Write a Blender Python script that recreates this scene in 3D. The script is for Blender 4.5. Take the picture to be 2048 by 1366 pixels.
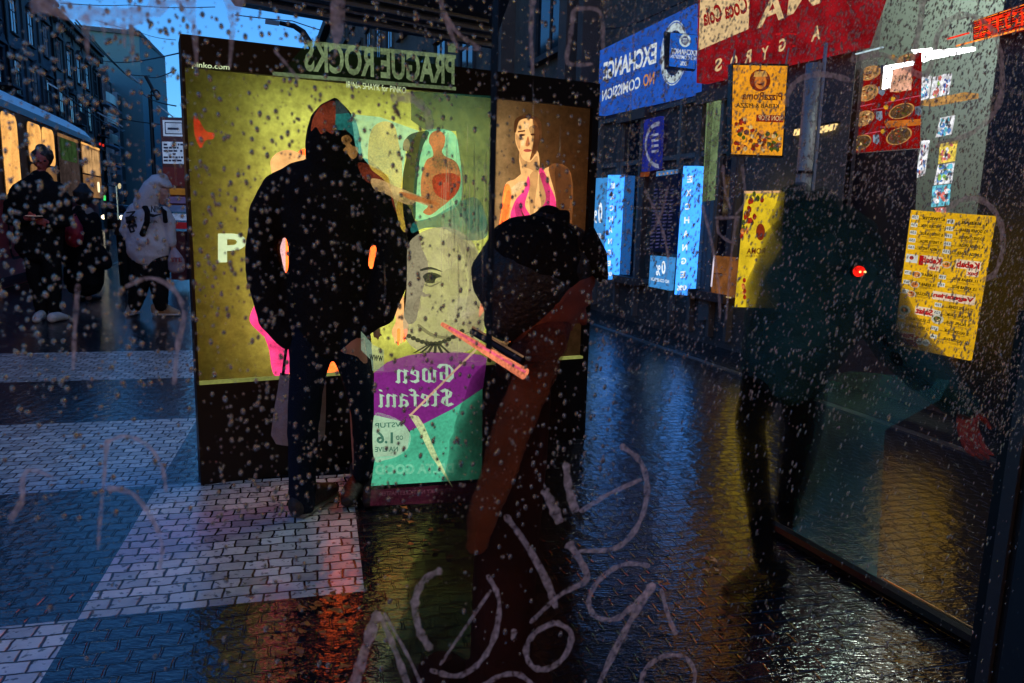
import bpy, math, random
from mathutils import Vector, Matrix
from mathutils.geometry import tessellate_polygon
random.seed(7)
S = bpy.context.scene
COL = S.collection
for o in list(bpy.data.objects):
    bpy.data.objects.remove(o, do_unlink=True)

# ------------------------------------------------------------------ camera
FPX = 1480.0                      # focal length in pixels of the 2048 px wide photograph
TH = math.atan(251 / FPX)         # pitched down
ROLL = math.radians(1.5)
HC = 1.35
CAMP = Vector((0, 0, HC))
FW = Vector((0, math.cos(TH), -math.sin(TH)))
UP = Vector((0, math.sin(TH), math.cos(TH)))
RT = Vector((1, 0, 0))
cr, sr = math.cos(ROLL), math.sin(ROLL)
cu = UP * cr + RT * -sr
crt = RT * cr + UP * sr
cd = bpy.data.cameras.new("camera")
cam = bpy.data.objects.new("camera", cd)
COL.objects.link(cam)
cam.matrix_world = Matrix(((crt.x, cu.x, -FW.x, 0), (crt.y, cu.y, -FW.y, 0), (crt.z, cu.z, -FW.z, HC), (0, 0, 0, 1)))
cd.sensor_width = 36
cd.lens = FPX / 2048 * 36
cd.clip_start = 0.02
cd.clip_end = 2000
cd.dof.use_dof = True
cd.dof.focus_distance = 3.2
cd.dof.aperture_fstop = 11
S.camera = cam

# ------------------------------------------------------------------ world, light, exposure
W = bpy.data.worlds.new("World")
S.world = W
W.use_nodes = True
wn, wl = W.node_tree.nodes, W.node_tree.links
bg = wn["Background"]
sky = wn.new("ShaderNodeTexSky")
sky.sky_type = 'NISHITA'
sky.sun_disc = False
sky.sun_elevation = math.radians(7.0)
sky.sun_rotation = math.radians(200)
sky.air_density = 1.0
sky.dust_density = 0.3
sky.ozone_density = 4.0
tint = wn.new("ShaderNodeMixRGB")
tint.blend_type = 'MULTIPLY'
tint.inputs[0].default_value = 1
tint.inputs[2].default_value = (0.34, 0.57, 0.80, 1)
wl.new(sky.outputs[0], tint.inputs[1])
wl.new(tint.outputs[0], bg.inputs[0])
bg.inputs[1].default_value = 0.15
sd = bpy.data.lights.new("sun", 'SUN')
sd.energy = 0.05
sd.angle = math.radians(20)
sd.color = (0.6, 0.75, 1.0)
so = bpy.data.objects.new("sun", sd)
so.rotation_euler = (math.radians(60), 0, math.radians(20))
COL.objects.link(so)
S.view_settings.view_transform = 'Standard'
S.view_settings.look = 'None'
S.view_settings.gamma = 1
EXPO = 1.4
S.view_settings.exposure = EXPO
KE = 2 ** -EXPO                      # lit signs are given as the colour they show at this exposure
S.view_settings.use_curve_mapping = False
S.cycles.use_denoising = True
S.cycles.max_bounces = 8
S.cycles.transparent_max_bounces = 24
S.cycles.transmission_bounces = 6
S.cycles.caustics_reflective = False
S.cycles.caustics_refractive = False
S.cycles.sample_clamp_indirect = 4

# ------------------------------------------------------------------ projection helpers (real rays, so every pixel becomes a real place)
def ray(u, v):
    a = (u - 1024) / FPX
    b = (683 - v) / FPX
    return FW + crt * a + cu * b

def gz(u, v, z=0.0):
    d = ray(u, v)
    return CAMP + d * ((z - HC) / d.z)

def py(u, v, y):
    d = ray(u, v)
    return CAMP + d * (y / d.y)

class Plane:
    def __init__(self, p, q):
        self.o = Vector((p[0], p[1], 0))
        a = Vector((q[0] - p[0], q[1] - p[1], 0))
        self.a = a.normalized()
        n = Vector((self.a.y, -self.a.x, 0))
        if n.dot(CAMP - self.o) < 0:
            n = -n
        self.n = n
    def hit(self, u, v, off=0.0):
        d = ray(u, v)
        o = self.o + self.n * off
        t = (o - CAMP).dot(self.n) / d.dot(self.n)
        return CAMP + d * t
    def at(self, s, z, off=0.0):
        return self.o + self.a * s + self.n * off + Vector((0, 0, z))
    def sz(self, u, v, off=0.0):
        h = self.hit(u, v, off)
        return ((h - self.o).dot(self.a), h.z)

# ------------------------------------------------------------------ materials
def lin(c):
    return tuple(((x / 255) / 12.92 if x / 255 <= 0.04045 else ((x / 255 + 0.055) / 1.055) ** 2.4) for x in c)

MC = {}
def newmat(name):
    m = bpy.data.materials.new(name)
    m.use_nodes = True
    m.node_tree.nodes.clear()
    return m, m.node_tree.nodes, m.node_tree.links

def mat(name, col, rough=0.6, metal=0.0, var=0.25, scale=8.0, bump=0.0, bscale=60.0, spec=0.5):
    """painted / woven / stone surface with uneven colour and a fine bump"""
    if name in MC:
        return MC[name]
    m, n, l = newmat(name)
    out = n.new("ShaderNodeOutputMaterial")
    p = n.new("ShaderNodeBsdfPrincipled")
    tc = n.new("ShaderNodeTexCoord")
    nz = n.new("ShaderNodeTexNoise")
    nz.inputs["Scale"].default_value = scale
    nz.inputs["Detail"].default_value = 5
    l.new(tc.outputs["Object"], nz.inputs["Vector"])
    mx = n.new("ShaderNodeMixRGB")
    mx.inputs[1].default_value = (*[c * (1 - var) for c in col], 1)
    mx.inputs[2].default_value = (*[min(1, c * (1 + var)) for c in col], 1)
    l.new(nz.outputs[0], mx.inputs[0])
    l.new(mx.outputs[0], p.inputs["Base Color"])
    p.inputs["Roughness"].default_value = rough
    p.inputs["Metallic"].default_value = metal
    p.inputs["Specular IOR Level"].default_value = spec
    if bump > 0:
        n2 = n.new("ShaderNodeTexNoise")
        n2.inputs["Scale"].default_value = bscale
        n2.inputs["Detail"].default_value = 3
        l.new(tc.outputs["Object"], n2.inputs["Vector"])
        b = n.new("ShaderNodeBump")
        b.inputs["Strength"].default_value = bump
        b.inputs["Distance"].default_value = 0.02
        l.new(n2.outputs[0], b.inputs["Height"])
        l.new(b.outputs[0], p.inputs["Normal"])
    l.new(p.outputs[0], out.inputs[0])
    MC[name] = m
    return m

def glow(name, rgb, k=1.0, var=0.25, scale=5.0, gloss=False):
    """a lit sign, poster or lamp: rgb is the sRGB colour it shows; unevenly backlit"""
    if name in MC:
        return MC[name]
    m, n, l = newmat(name)
    out = n.new("ShaderNodeOutputMaterial")
    e = n.new("ShaderNodeEmission")
    tc = n.new("ShaderNodeTexCoord")
    nz = n.new("ShaderNodeTexNoise")
    nz.inputs["Scale"].default_value = scale
    nz.inputs["Detail"].default_value = 4
    l.new(tc.outputs["Object"], nz.inputs["Vector"])
    c = lin(rgb)
    mx = n.new("ShaderNodeMixRGB")
    mx.inputs[1].default_value = (*[x * max(0, 1 - var * 2) for x in c], 1)
    mx.inputs[2].default_value = (*[x * (1 + var * 2) for x in c], 1)
    # broad unevenness of the tubes plus fine print grain and dirt
    n2 = n.new("ShaderNodeTexNoise")
    n2.inputs["Scale"].default_value = scale * 14
    n2.inputs["Detail"].default_value = 6
    l.new(tc.outputs["Object"], n2.inputs["Vector"])
    ad = n.new("ShaderNodeMath"); ad.operation = 'MULTIPLY_ADD'
    l.new(n2.outputs[0], ad.inputs[0]); ad.inputs[1].default_value = .8
    l.new(nz.outputs[0], ad.inputs[2])
    mr = n.new("ShaderNodeMapRange")
    mr.inputs["From Min"].default_value = .62
    mr.inputs["From Max"].default_value = 1.18
    l.new(ad.outputs[0], mr.inputs[0])
    l.new(mr.outputs[0], mx.inputs[0])
    l.new(mx.outputs[0], e.inputs[0])
    e.inputs[1].default_value = k * KE
    l.new(e.outputs[0], out.inputs[0])
    MC[name] = m
    return m

def film(name, rgb, fac=0.65, k=1.0, var=0.2, scale=9.0):
    """a translucent glowing film, mainly for the poster reflection"""
    if name in MC:
        return MC[name]
    m = glow(name, rgb, k, var, scale)
    n, l = m.node_tree.nodes, m.node_tree.links
    e = next(x for x in n if x.type == 'EMISSION')
    out = next(x for x in n if x.type == 'OUTPUT_MATERIAL')
    t = n.new("ShaderNodeBsdfTransparent")
    ms = n.new("ShaderNodeMixShader")
    ms.inputs[0].default_value = fac
    l.new(t.outputs[0], ms.inputs[1])
    l.new(e.outputs[0], ms.inputs[2])
    l.new(ms.outputs[0], out.inputs[0])
    return m

# ------------------------------------------------------------------ object helpers
def setp(o, label=None, cat=None, group=None, kind=None):
    if label: o["label"] = label
    if cat: o["category"] = cat
    if group: o["group"] = group
    if kind: o["kind"] = kind
    return o

def thing(name, loc, label, cat, group=None):
    o = bpy.data.objects.new(name, None)
    o.empty_display_size = 0.1
    o.location = loc
    COL.objects.link(o)
    return setp(o, label, cat, group)

def mk(name, verts, faces, mats, parent=None, smooth=False, midx=None):
    L = parent_origin(parent)
    me = bpy.data.meshes.new(name)
    me.from_pydata([tuple(Vector(v) - L) for v in verts], [], faces)
    if not isinstance(mats, (list, tuple)):
        mats = [mats]
    for m in mats:
        me.materials.append(m)
    if midx:
        me.polygons.foreach_set("material_index", midx)
    if smooth:
        me.polygons.foreach_set("use_smooth", [True] * len(me.polygons))
    me.update()
    o = bpy.data.objects.new(name, me)
    COL.objects.link(o)
    if parent is not None:
        o.parent = parent
    else:
        # put the origin at the base of the mesh
        pass
    return o

def parent_origin(p):
    L = Vector((0, 0, 0))
    while p is not None:
        L = L + Vector(p.location)
        p = p.parent
    return L

class MB:
    """collects faces of one mesh"""
    def __init__(self):
        self.v, self.f = [], []
    def add(self, vs, fs):
        k = len(self.v)
        self.v += [Vector(x) for x in vs]
        self.f += [tuple(i + k for i in f) for f in fs]
        return self
    def hexa(self, b, t):
        """b, t: four bottom and four top corners"""
        return self.add(list(b) + list(t), [(3, 2, 1, 0), (4, 5, 6, 7), (0, 1, 5, 4), (1, 2, 6, 5), (2, 3, 7, 6), (3, 0, 4, 7)])
    def pbox(self, pl, s0, s1, z0, z1, o0, o1):
        return self.hexa([pl.at(s0, z0, o0), pl.at(s1, z0, o0), pl.at(s1, z0, o1), pl.at(s0, z0, o1)],
                         [pl.at(s0, z1, o0), pl.at(s1, z1, o0), pl.at(s1, z1, o1), pl.at(s0, z1, o1)])
    def box(self, c, sx, sy, sz, rot=0.0):
        c = Vector(c)
        ex = Vector((math.cos(rot), math.sin(rot), 0)) * sx / 2
        ey = Vector((-math.sin(rot), math.cos(rot), 0)) * sy / 2
        ez = Vector((0, 0, sz / 2))
        q = [c - ex - ey - ez, c + ex - ey - ez, c + ex + ey - ez, c - ex + ey - ez]
        return self.hexa(q, [x + ez * 2 for x in q])
    def poly(self, pts):
        tris = tessellate_polygon([[Vector(p) for p in pts]])
        return self.add(pts, [tuple(t) for t in tris])
    def slab(self, pl, px, off, thick):
        """flat board whose front outline is px on the plane, thick behind it"""
        f = [pl.hit(u, v, off) for u, v in px]
        b = [p - pl.n * thick for p in f]
        n = len(f)
        tris = tessellate_polygon([f])
        self.add(f + b, [tuple(t) for t in tris] + [tuple(i + n for i in reversed(t)) for t in tris] + [(i, (i + 1) % n, (i + 1) % n + n, i + n) for i in range(n)])
        return self
    def tube(self, pts, r, seg=8, r2=None):
        pts = [Vector(p) for p in pts]
        rs = []
        n = len(pts)
        vs = []
        for i, p in enumerate(pts):
            d = (pts[min(i + 1, n - 1)] - pts[max(i - 1, 0)]).normalized()
            s = d.cross(Vector((0, 0, 1)))
            if s.length < 1e-3:
                s = Vector((1, 0, 0))
            s.normalize()
            t = d.cross(s)
            rr = r if r2 is None else r + (r2 - r) * i / max(1, n - 1)
            vs += [p + (s * math.cos(2 * math.pi * k / seg) + t * math.sin(2 * math.pi * k / seg)) * rr for k in range(seg)]
        fs = [(i * seg + k, i * seg + (k + 1) % seg, (i + 1) * seg + (k + 1) % seg, (i + 1) * seg + k) for i in range(n - 1) for k in range(seg)]
        fs += [tuple(reversed(range(seg))), tuple((n - 1) * seg + k for k in range(seg))]
        return self.add(vs, fs)
    def build(self, name, m, parent=None, smooth=False):
        return mk(name, self.v, self.f, m, parent, smooth)

def ell(cx, cy, rx, ry, n=28, a0=0, a1=360):
    return [(cx + rx * math.cos(math.radians(a0 + (a1 - a0) * i / n)), cy + ry * math.sin(math.radians(a0 + (a1 - a0) * i / n))) for i in range(n + (0 if abs(a1 - a0) == 360 else 1))]

def patch(name, pl, px, off, m, parent):
    return MB().poly([pl.hit(u, v, off) for u, v in px]).build(name, m, parent)

TXT = {}
def text_geo(s, bold=0.0, shear=0.0, small=False):
    key = (s, bold, shear)
    if key in TXT:
        return TXT[key]
    c = bpy.data.curves.new("t", 'FONT')
    c.body = s
    c.offset = bold
    c.shear = shear
    c.resolution_u = 3
    o = bpy.data.objects.new("t", c)
    me = o.to_mesh()
    vs = [v.co.copy() for v in me.vertices]
    fs = [tuple(p.vertices) for p in me.polygons]
    o.to_mesh_clear()
    bpy.data.objects.remove(o)
    x0 = min(v.x for v in vs); x1 = max(v.x for v in vs)
    y0 = min(v.y for v in vs); y1 = max(v.y for v in vs)
    vs = [((v.x - x0) / (x1 - x0), (v.y - y0) / (y1 - y0)) for v in vs]
    TXT[key] = (vs, fs)
    return TXT[key]

def text3(name, s, bl, br, tl, m, parent, bold=0.02, shear=0.0, kern=None):
    """writing laid on the parallelogram bl-br-tl (3D); mirrored writing has bl to the right of br"""
    vs, fs = text_geo(s, bold, shear)
    bl, br, tl = Vector(bl), Vector(br), Vector(tl)
    return mk(name, [bl + (br - bl) * x + (tl - bl) * y for x, y in vs], fs, m, parent)

def text(name, pl, s, bl, br, tl, off, m, parent, bold=0.02, shear=0.0):
    return text3(name, s, pl.hit(*bl, off), pl.hit(*br, off), pl.hit(*tl, off), m, parent, bold, shear)

# broad-nib stroke lettering for the blackletter title
NIB = {
 'G': [[(.8,.95),(.35,.95),(.12,.7),(.12,.3),(.4,.05),(.8,.15),(.8,.5),(.5,.5)],[(.45,.95),(.45,.1)],[(.8,.95),(.95,.8)]],
 'w': [[(.05,.6),(.15,.68),(.15,.1),(.3,.02)],[(.3,.02),(.45,.12),(.45,.65)],[(.45,.1),(.6,.02),(.8,.15),(.8,.65),(.62,.75)]],
 'e': [[(.2,.62),(.2,.12),(.45,.02),(.6,.12)],[(.2,.62),(.45,.7),(.55,.5),(.2,.35)]],
 'n': [[(.05,.6),(.2,.7),(.2,.05),(.3,.0)],[(.2,.55),(.5,.7),(.6,.6),(.6,.08),(.72,.02)]],
 'S': [[(.85,.85),(.5,.98),(.2,.8),(.3,.58),(.7,.45),(.82,.22),(.5,.02),(.12,.15)],[(.5,.98),(.5,.05)]],
 't': [[(.25,.95),(.25,.12),(.4,.02),(.5,.08)],[(.02,.68),(.5,.68)]],
 'f': [[(.6,.9),(.4,.98),(.28,.85),(.28,.02)],[(.05,.65),(.55,.65)]],
 'a': [[(.15,.6),(.4,.7),(.55,.6),(.55,.08),(.68,.0)],[(.55,.4),(.25,.38),(.15,.15),(.35,.02),(.55,.12)]],
 'i': [[(.05,.6),(.2,.7),(.2,.08),(.32,.0)],[(.16,.88),(.26,.98)]],
}
def nib_text(name, s, bl, br, tl, m, parent, nib=(0.17, 0.12)):
    adv = {'G': 1.05, 'w': .95, 'e': .72, 'n': .82, 'S': 1.0, 't': .58, 'f': .62, 'a': .78, 'i': .42}
    tot = sum(adv[c] for c in s)
    bl, br, tl = Vector(bl), Vector(br), Vector(tl)
    mb = MB()
    x = 0.0
    nx, ny = nib
    def q(a, b):
        return bl + (br - bl) * (a / tot) + (tl - bl) * b
    for c in s:
        for st in NIB[c]:
            for (a0, b0), (a1, b1) in zip(st, st[1:]):
                mb.add([q(x + a0 - nx / 2, b0 - ny / 2), q(x + a0 + nx / 2, b0 + ny / 2), q(x + a1 + nx / 2, b1 + ny / 2), q(x + a1 - nx / 2, b1 - ny / 2)], [(0, 1, 2, 3)])
                mb.add([q(x + a0 - nx / 2, b0 + ny / 2 * 0), q(x + a0 + nx / 2, b0), q(x + a1 + nx / 2, b1), q(x + a1 - nx / 2, b1)], [(0, 1, 2, 3)])
        x += adv[c]
    return mb.build(name, m, parent)

# ------------------------------------------------------------------ bodies: overlapping lofts fused into one skin by a voxel remesh
def loft(mb, pts, rads, side=None, seg=14):
    """rads: (a, b) half-widths along side and across it"""
    pts = [Vector(p) for p in pts]
    n = len(pts)
    rings = []
    for i, p in enumerate(pts):
        d = (pts[min(i + 1, n - 1)] - pts[max(i - 1, 0)]).normalized()
        s = Vector(side) if side is not None else (Vector((1, 0, 0)) if abs(d.x) < 0.8 else Vector((0, 0, 1)))
        s = (s - d * s.dot(d)).normalized()
        t = d.cross(s)
        r = rads[i]
        a, b = r if isinstance(r, tuple) else (r, r)
        rings.append((p, d, s, t, a, b))
    full = []
    p, d, s, t, a, b = rings[0]
    m0 = min(a, b)
    for k in (0.35, 0.75):
        full.append((p - d * m0 * math.sqrt(1 - k * k) * 0.9, s, t, a * k, b * k))
    for p, d, s, t, a, b in rings:
        full.append((p, s, t, a, b))
    m0 = min(a, b)
    for k in (0.75, 0.35):
        full.append((p + d * m0 * math.sqrt(1 - k * k) * 0.9, s, t, a * k, b * k))
    vs = []
    for p, s, t, a, b in full:
        vs += [p + s * a * math.cos(2 * math.pi * k / seg) + t * b * math.sin(2 * math.pi * k / seg) for k in range(seg)]
    m = len(full)
    fs = [(i * seg + k, i * seg + (k + 1) % seg, (i + 1) * seg + (k + 1) % seg, (i + 1) * seg + k) for i in range(m - 1) for k in range(seg)]
    fs += [tuple(reversed(range(seg))), tuple((m - 1) * seg + k for k in range(seg))]
    mb.add(vs, fs)
    return mb

def fused(name, mb, m, parent, voxel=0.012, smooth=3, wrinkle=0.0):
    o = mb.build(name, m, parent)
    r = o.modifiers.new("fuse", 'REMESH')
    r.mode = 'VOXEL'
    r.voxel_size = voxel
    r.use_smooth_shade = True
    if wrinkle > 0:
        tx = bpy.data.textures.get("folds") or bpy.data.textures.new("folds", 'CLOUDS')
        tx.noise_scale = 0.11
        tx.noise_depth = 2
        d = o.modifiers.new("folds", 'DISPLACE')
        d.texture = tx
        d.strength = wrinkle
        d.mid_level = 0.5
        d.texture_coords = 'GLOBAL'
    s = o.modifiers.new("soft", 'SMOOTH')
    s.factor = 0.5
    s.iterations = smooth
    return o

def hand(mb, wrist, dirv, side, size=0.18, curl=0.5, thumb=1):
    """palm and five bent fingers; side = across the knuckles, thumb leaves at +side*thumb"""
    d = Vector(dirv).normalized()
    s = Vector(side); s = (s - d * s.dot(d)).normalized()
    nrm = d.cross(s)
    w = Vector(wrist)
    pl = size * 0.5
    loft(mb, [w, w + d * pl * 0.5, w + d * pl], [(size * .15, size * .11), (size * .22, size * .08), (size * .23, size * .065)], side=s, seg=12)
    for i, (off, ln) in enumerate(((-.17, .36), (-.06, .46), (.06, .48), (.17, .43))):
        b = w + d * pl + s * size * off * thumb
        pts = [b - d * size * .05]
        ang = 0.0
        cur = b
        for seg_l in (.42, .33, .25):
            ang += curl * 0.75
            dd = d * math.cos(ang) + nrm * math.sin(ang)
            cur = cur + dd * ln * size * seg_l
            pts.append(cur)
        loft(mb, pts, [size * .052, size * .05, size * .045, size * .036], side=s, seg=8)
    b = w + d * pl * 0.25 + s * size * .2 * thumb
    loft(mb, [b - s * thumb * size * .06, b + s * thumb * size * .12 + d * size * .14 + nrm * size * .04, b + s * thumb * size * .15 + d * size * .3 + nrm * size * .1], [size * .07, size * .055, size * .04], side=d.cross(s), seg=8)

def head(mb, c, h=0.23, face=(0, -1, 0), up=(0, 0, 1)):
    """skull, jaw, nose, ears; face = the way it looks"""
    f = Vector(face).normalized()
    u = Vector(up); u = (u - f * u.dot(f)).normalized()
    r = u.cross(f)
    c = Vector(c)
    k = h
    loft(mb, [c - u * k * .42 + f * k * .12, c - u * k * .22 + f * k * .07, c, c + u * k * .22 - f * k * .04, c + u * k * .38 - f * k * .06],
         [(k * .15, k * .15), (k * .26, k * .3), (k * .31, k * .37), (k * .31, k * .38), (k * .2, k * .25)], side=r, seg=18)
    loft(mb, [c + f * k * .36 + u * k * .02, c + f * k * .46 - u * k * .12], [k * .035, k * .06], seg=8)          # nose
    loft(mb, [c + f * k * .35 - u * k * .24 - r * k * .08, c + f * k * .35 - u * k * .24 + r * k * .08], [k * .035, k * .035], seg=8)   # lips
    loft(mb, [c + f * k * .33 + u * k * .08 - r * k * .16, c + f * k * .35 + u * k * .08 + r * k * .16], [k * .05, k * .05], seg=8)   # brow
    for e in (-1, 1):
        loft(mb, [c + r * e * k * .31 + u * k * .06 - f * k * .02, c + r * e * k * .33 - u * k * .1], [(k * .05, k * .03), (k * .04, k * .02)], side=f, seg=8)

def soft(px, n_=5):
    """closed smooth outline through the points"""
    N = len(px)
    out_ = []
    for i in range(N):
        p0, p1, p2, p3 = px[i - 1], px[i], px[(i + 1) % N], px[(i + 2) % N]
        for k in range(n_):
            t = k / n_
            out_.append(tuple(.5 * ((2 * p1[c]) + (-p0[c] + p2[c]) * t + (2 * p0[c] - 5 * p1[c] + 4 * p2[c] - p3[c]) * t * t + (-p0[c] + 3 * p1[c] - 3 * p2[c] + p3[c]) * t ** 3) for c in (0, 1)))
    return out_
def ghost(name, col, clear, var=.6, scale=5):
    """cloth seen as a faint see-through reflection: mostly clear, ragged with noise"""
    if name in MC:
        return MC[name]
    m = mat(name, col, .95, var=var, scale=scale, bump=.5, bscale=50, spec=.05)
    n, l = m.node_tree.nodes, m.node_tree.links
    out = next(x for x in n if x.type == 'OUTPUT_MATERIAL'); p = next(x for x in n if x.type == 'BSDF_PRINCIPLED'); tc = next(x for x in n if x.type == 'TEX_COORD')
    t = n.new("ShaderNodeBsdfTransparent"); ms = n.new("ShaderNodeMixShader")
    nz = n.new("ShaderNodeTexNoise"); nz.inputs["Scale"].default_value = scale; nz.inputs["Detail"].default_value = 6
    l.new(tc.outputs["Object"], nz.inputs["Vector"])
    lw = n.new("ShaderNodeLayerWeight"); lw.inputs["Blend"].default_value = .35
    mr = n.new("ShaderNodeMapRange"); mr.inputs["From Min"].default_value = .3; mr.inputs["From Max"].default_value = .7
    mr.inputs["To Min"].default_value = 1 - clear - .2; mr.inputs["To Max"].default_value = min(1, 1 - clear + .2)
    l.new(nz.outputs[0], mr.inputs[0])
    mu = n.new("ShaderNodeMath"); mu.operation = 'MULTIPLY'
    iv = n.new("ShaderNodeMath"); iv.operation = 'SUBTRACT'; iv.inputs[0].default_value = 1.0
    l.new(lw.outputs["Facing"], iv.inputs[1]); l.new(iv.outputs[0], mu.inputs[0]); l.new(mr.outputs[0], mu.inputs[1])
    l.new(mu.outputs[0], ms.inputs[0]); l.new(t.outputs[0], ms.inputs[1]); l.new(p.outputs[0], ms.inputs[2]); l.new(ms.outputs[0], out.inputs[0])
    return m
# ------------------------------------------------------------------ shared materials
M = {}
M['black'] = mat("black painted metal", (.005, .005, .0055), .4, 0.0, .3, spec=.25)
M['blackcloth'] = mat("black wool cloth", (.011, .0105, .011), .95, var=.5, bump=.7, bscale=60, spec=.08)
M['navycloth'] = mat("navy denim", (.006, .012, .026), .9, bump=.5, bscale=160, spec=.1)
M['tealcloth'] = ghost("dark teal jacket cloth", (.02, .085, .1), .16)
M['ghostdark'] = ghost("faint dark cloth", (.006, .008, .01), .3)
M['ghostskin'] = ghost("faint reddish skin", (.34, .07, .06), .2, .6, 20)
M['browncloth'] = ghost("rust brown wool", (.016, .009, .008), .2, .9, 5)
M['whitecloth'] = mat("pale grey cotton fleece", (.62, .56, .56), .9, var=.15, bump=.4, bscale=60)
M['skin'] = mat("skin", (.5, .24, .17), .5, var=.12, scale=14)
M['redskin'] = mat("reddish lit skin", (.42, .09, .07), .6, var=.3, scale=20, bump=.4)
M['greyskin'] = mat("ash brown skin", (.3, .2, .16), .6, var=.3, scale=20)
M['hair'] = mat("dark hair", (.012, .009, .008), .6, bump=.6, bscale=80)
M['rubber'] = mat("worn pale rubber sole", (.12, .13, .11), .6)
M['shoeblack'] = mat("black canvas shoe", (.012, .012, .013), .6, bump=.4)
M['white'] = mat("scuffed white leather", (.6, .6, .62), .5, var=.2)
M['tan'] = mat("tan suede", (.42, .3, .2), .7, var=.25)
M['canvas'] = mat("grey canvas", (.3, .24, .23), .9, var=.35, scale=10, bump=.6, bscale=30)
M['chrome'] = mat("wet steel", (.35, .36, .38), .25, 1.0)
M['brownwall'] = mat("sooty brown render", (.09, .065, .05), .8, var=.7, scale=3, bump=.6, bscale=20)
M['darkwall'] = mat("sooty stone", (.11, .11, .12), .85, var=.6, scale=1.3, bump=.8, bscale=9)
M['darkglass'] = mat("dark window glass", (.01, .014, .02), .06, 0.0, .3, spec=.8)
M['paint'] = mat("pale window paint", (.45, .47, .5), .6)

# ------------------------------------------------------------------ setting: ground
def ground_mat():
    m, n, l = newmat("wet setts")
    out = n.new("ShaderNodeOutputMaterial")
    p = n.new("ShaderNodeBsdfPrincipled")
    tc = n.new("ShaderNodeTexCoord")
    sub = n.new("ShaderNodeVectorMath"); sub.operation = 'SUBTRACT'
    sub.inputs[1].default_value = (-1.41, 2.25, 0)
    l.new(tc.outputs["Object"], sub.inputs[0])
    mp = n.new("ShaderNodeMapping")
    mp.inputs["Rotation"].default_value = (0, 0, math.radians(-14.5))
    l.new(sub.outputs[0], mp.inputs[0])
    wob = n.new("ShaderNodeTexNoise"); wob.inputs["Scale"].default_value = 8
    l.new(mp.outputs[0], wob.inputs[0])
    wa = n.new("ShaderNodeVectorMath"); wa.operation = 'MULTIPLY_ADD'
    wa.inputs[1].default_value = (.034, .03, 0)
    l.new(wob.outputs["Color"], wa.inputs[0]); l.new(mp.outputs[0], wa.inputs[2])
    # setts: unequal stones, so two offsets of the brick pattern
    br = n.new("ShaderNodeTexBrick")
    br.inputs["Scale"].default_value = 1
    br.inputs["Brick Width"].default_value = .092
    br.inputs["Row Height"].default_value = .068
    br.inputs["Mortar Size"].default_value = .0055
    br.inputs["Mortar Smooth"].default_value = .6
    br.inputs["Color1"].default_value = (0, 0, 0, 1)
    br.inputs["Color2"].default_value = (1, 1, 1, 1)
    br.inputs["Mortar"].default_value = (.5, .5, .5, 1)
    l.new(wa.outputs[0], br.inputs[0])
    sep = n.new("ShaderNodeSeparateXYZ"); l.new(mp.outputs[0], sep.inputs[0])
    def math_(op, a, b=None):
        x = n.new("ShaderNodeMath"); x.operation = op
        for i, q in enumerate((a, b)):
            if q is None: continue
            if isinstance(q, (int, float)): x.inputs[i].default_value = q
            else: l.new(q, x.inputs[i])
        return x.outputs[0]
    X, Y = sep.outputs[0], sep.outputs[1]
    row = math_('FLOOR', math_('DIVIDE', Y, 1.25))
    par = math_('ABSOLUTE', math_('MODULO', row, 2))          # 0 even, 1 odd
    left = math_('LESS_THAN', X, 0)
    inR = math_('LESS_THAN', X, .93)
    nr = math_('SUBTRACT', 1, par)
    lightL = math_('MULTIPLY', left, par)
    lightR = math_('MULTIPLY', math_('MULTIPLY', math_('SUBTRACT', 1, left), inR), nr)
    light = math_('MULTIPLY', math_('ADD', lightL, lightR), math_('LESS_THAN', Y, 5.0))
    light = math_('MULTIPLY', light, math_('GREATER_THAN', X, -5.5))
    # per-stone tone
    big = n.new("ShaderNodeTexNoise"); big.inputs["Scale"].default_value = 26; big.inputs["Detail"].default_value = 6
    l.new(tc.outputs["Object"], big.inputs[0])
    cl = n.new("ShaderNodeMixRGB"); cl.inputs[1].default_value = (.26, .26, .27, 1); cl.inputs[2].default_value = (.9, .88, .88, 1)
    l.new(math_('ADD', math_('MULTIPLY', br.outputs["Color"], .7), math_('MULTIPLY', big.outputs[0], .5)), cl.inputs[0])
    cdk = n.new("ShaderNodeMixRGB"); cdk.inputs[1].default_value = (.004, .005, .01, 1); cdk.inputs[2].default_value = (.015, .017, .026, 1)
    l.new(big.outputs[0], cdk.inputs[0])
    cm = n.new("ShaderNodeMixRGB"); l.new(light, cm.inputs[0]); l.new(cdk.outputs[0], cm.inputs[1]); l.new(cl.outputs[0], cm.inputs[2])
    gm = n.new("ShaderNodeMixRGB"); gm.inputs[2].default_value = (.006, .006, .007, 1)
    l.new(br.outputs["Fac"], gm.inputs[0]); l.new(cm.outputs[0], gm.inputs[1])
    # dirt spots worn into the pale stones
    sp = n.new("ShaderNodeTexNoise"); sp.inputs["Scale"].default_value = 34; sp.inputs["Detail"].default_value = 2
    l.new(tc.outputs["Object"], sp.inputs[0])
    rs = n.new("ShaderNodeValToRGB"); rs.color_ramp.elements[0].position = .58; rs.color_ramp.elements[1].position = .67
    l.new(sp.outputs[0], rs.inputs[0])
    dm = n.new("ShaderNodeMixRGB"); dm.inputs[2].default_value = (.02, .02, .022, 1)
    l.new(math_('MULTIPLY', rs.outputs[0], .8), dm.inputs[0]); l.new(gm.outputs[0], dm.inputs[1])
    l.new(dm.outputs[0], p.inputs["Base Color"])
    # wet gloss
    rg = n.new("ShaderNodeTexNoise"); rg.inputs["Scale"].default_value = 4; rg.inputs["Detail"].default_value = 5
    l.new(tc.outputs["Object"], rg.inputs[0])
    l.new(math_('ADD', math_('MULTIPLY', rg.outputs[0], .2), math_('ADD', -.02, math_('MULTIPLY', light, .08))), p.inputs["Roughness"])
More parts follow.
